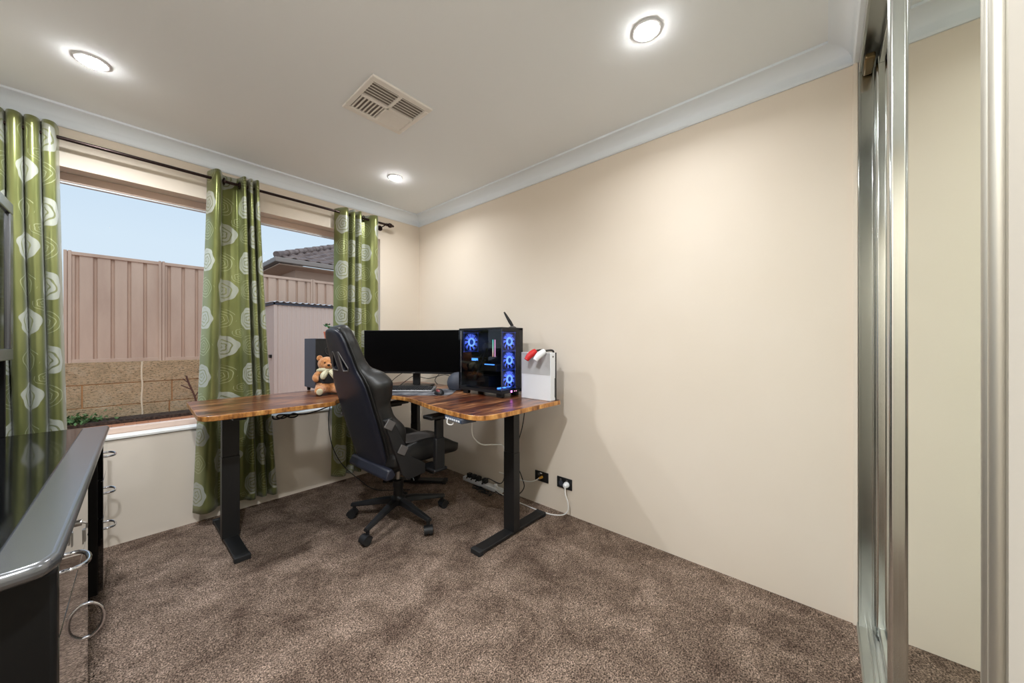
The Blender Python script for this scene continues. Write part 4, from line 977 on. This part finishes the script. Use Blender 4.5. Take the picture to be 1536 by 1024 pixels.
# neighbour house
nh = thing('neighbour_house', 'neighbouring house with grey-brown tiled hip roof above the fence', 'house', (.77, 7.5, .88))
ov = .55
bm = bmesh.new(); box(bm, ov, 9, ov, 9, 0, 2.36); finish('wall', bm, 'housewall', nh)
bxo('soffit', (0.02, 9.4, .02, 9.4, 2.30, 2.33), 'housewall', nh)
bm = bmesh.new(); box(bm, -.02, 9.4, -.10, .02, 2.34, 2.47); box(bm, -.10, .02, -.10, 9.4, 2.34, 2.47); finish('gutter', bm, 'gutter', nh, bevel=.02)
bm = bmesh.new(); box(bm, 3.3, 3.4, ov-.03, ov, 0, 2.36); finish('wall_pier', bm, 'sill', nh)
def tiles(flip):
    bm = bmesh.new(); pitch = math.tan(math.radians(25)); step = .32; K = 12
    for r_ in range(K):
        d0 = r_*step*.91; d1 = d0+step*.91+.03; z0 = 2.49+d0*pitch+.035; z1 = 2.49+d1*pitch+.0
        x = d0; nx = int((9.2-x)/.30)
        prev = None
        for i in range(nx*6+1):
            xx = x+i*.05; ph = (i % 6)/6*2*PI; zz = .026*max(math.sin(ph), -.5)
            if xx > 9.2: break
            xt = max(xx, d1)
            pts = [(xx, d0, z0+zz), (xt, d1, z1+zz), (xx, d0, z0+zz-.035)]
            if flip: pts = [(q_, p_, z) for p_, q_, z in pts]
            cur = [bm.verts.new(p) for p in pts]
            if prev: bm.faces.new((prev[0], cur[0], cur[1], prev[1])); bm.faces.new((prev[2], cur[2], cur[0], prev[0]))
            prev = cur
    return bm
bm = bmesh.new(); pt = math.tan(math.radians(25)); v4 = [bm.verts.new(p) for p in ((0, 0, 2.47), (9.4, 0, 2.47), (9.4, 3.6, 2.47+3.6*pt), (3.6, 3.6, 2.47+3.6*pt), (3.6, 9.4, 2.47+3.6*pt), (0, 9.4, 2.47))]
bm.faces.new((v4[0], v4[1], v4[2], v4[3])); bm.faces.new((v4[0], v4[3], v4[4], v4[5])); finish('roof_underlay', bm, 'roof', nh, smooth=False)
finish('roof_slope', tiles(False), 'roof', nh, smooth=False); finish('roof_slope', tiles(True), 'roof', nh, smooth=False)
for k in range(9):
    bm = bmesh.new(); s0 = k*.34-.06; p0 = Vector((s0, s0, 2.52+s0*math.tan(math.radians(25))+.03)); p1 = p0+Vector((.40, .40, .40*math.tan(math.radians(25))-.0)); 
    cyl(bm, p0, p1, .085, .062, seg=14); finish('ridge_cap', bm, 'roof', nh)
# weeds and twig
wd = bmesh.new(); random.seed(5)
for i in range(420):
    c = Vector((-2.45+random.gauss(0, .20), 4.42+random.gauss(0, .07), .085+abs(random.gauss(0, .05)))); n_ = Vector((random.uniform(-1, 1), random.uniform(-1, 1), random.uniform(.1, 1))).normalized(); s_ = n_.cross(Vector((0, 0, 1))).normalized()*.016; n_ = n_*.028
    vs = [wd.verts.new(q_) for q_ in (c-n_, c+s_, c+n_, c-s_)]; wd.faces.new(vs)
o = finish('weeds', wd, 'weed', smooth=False); tag(o, 'low clump of green weeds at the foot of the limestone wall', 'weeds', kind='stuff')
tw = bmesh.new(); tube(tw, [(-1.17, 4.4, .08), (-1.20, 4.4, .30), (-1.27, 4.4, .52), (-1.30, 4.4, .64)], .012, seg=6); tube(tw, [(-1.20, 4.4, .30), (-1.12, 4.38, .45)], .008, k=1, seg=5); tube(tw, [(-1.24, 4.4, .42), (-1.36, 4.4, .50)], .008, k=1, seg=5); tube(tw, [(-1.27, 4.4, .52), (-1.34, 4.38, .60)], .007, k=1, seg=5)
tag(finish('dry_shrub', tw, 'twig'), 'small bare dry shrub in front of the limestone wall', 'shrub')
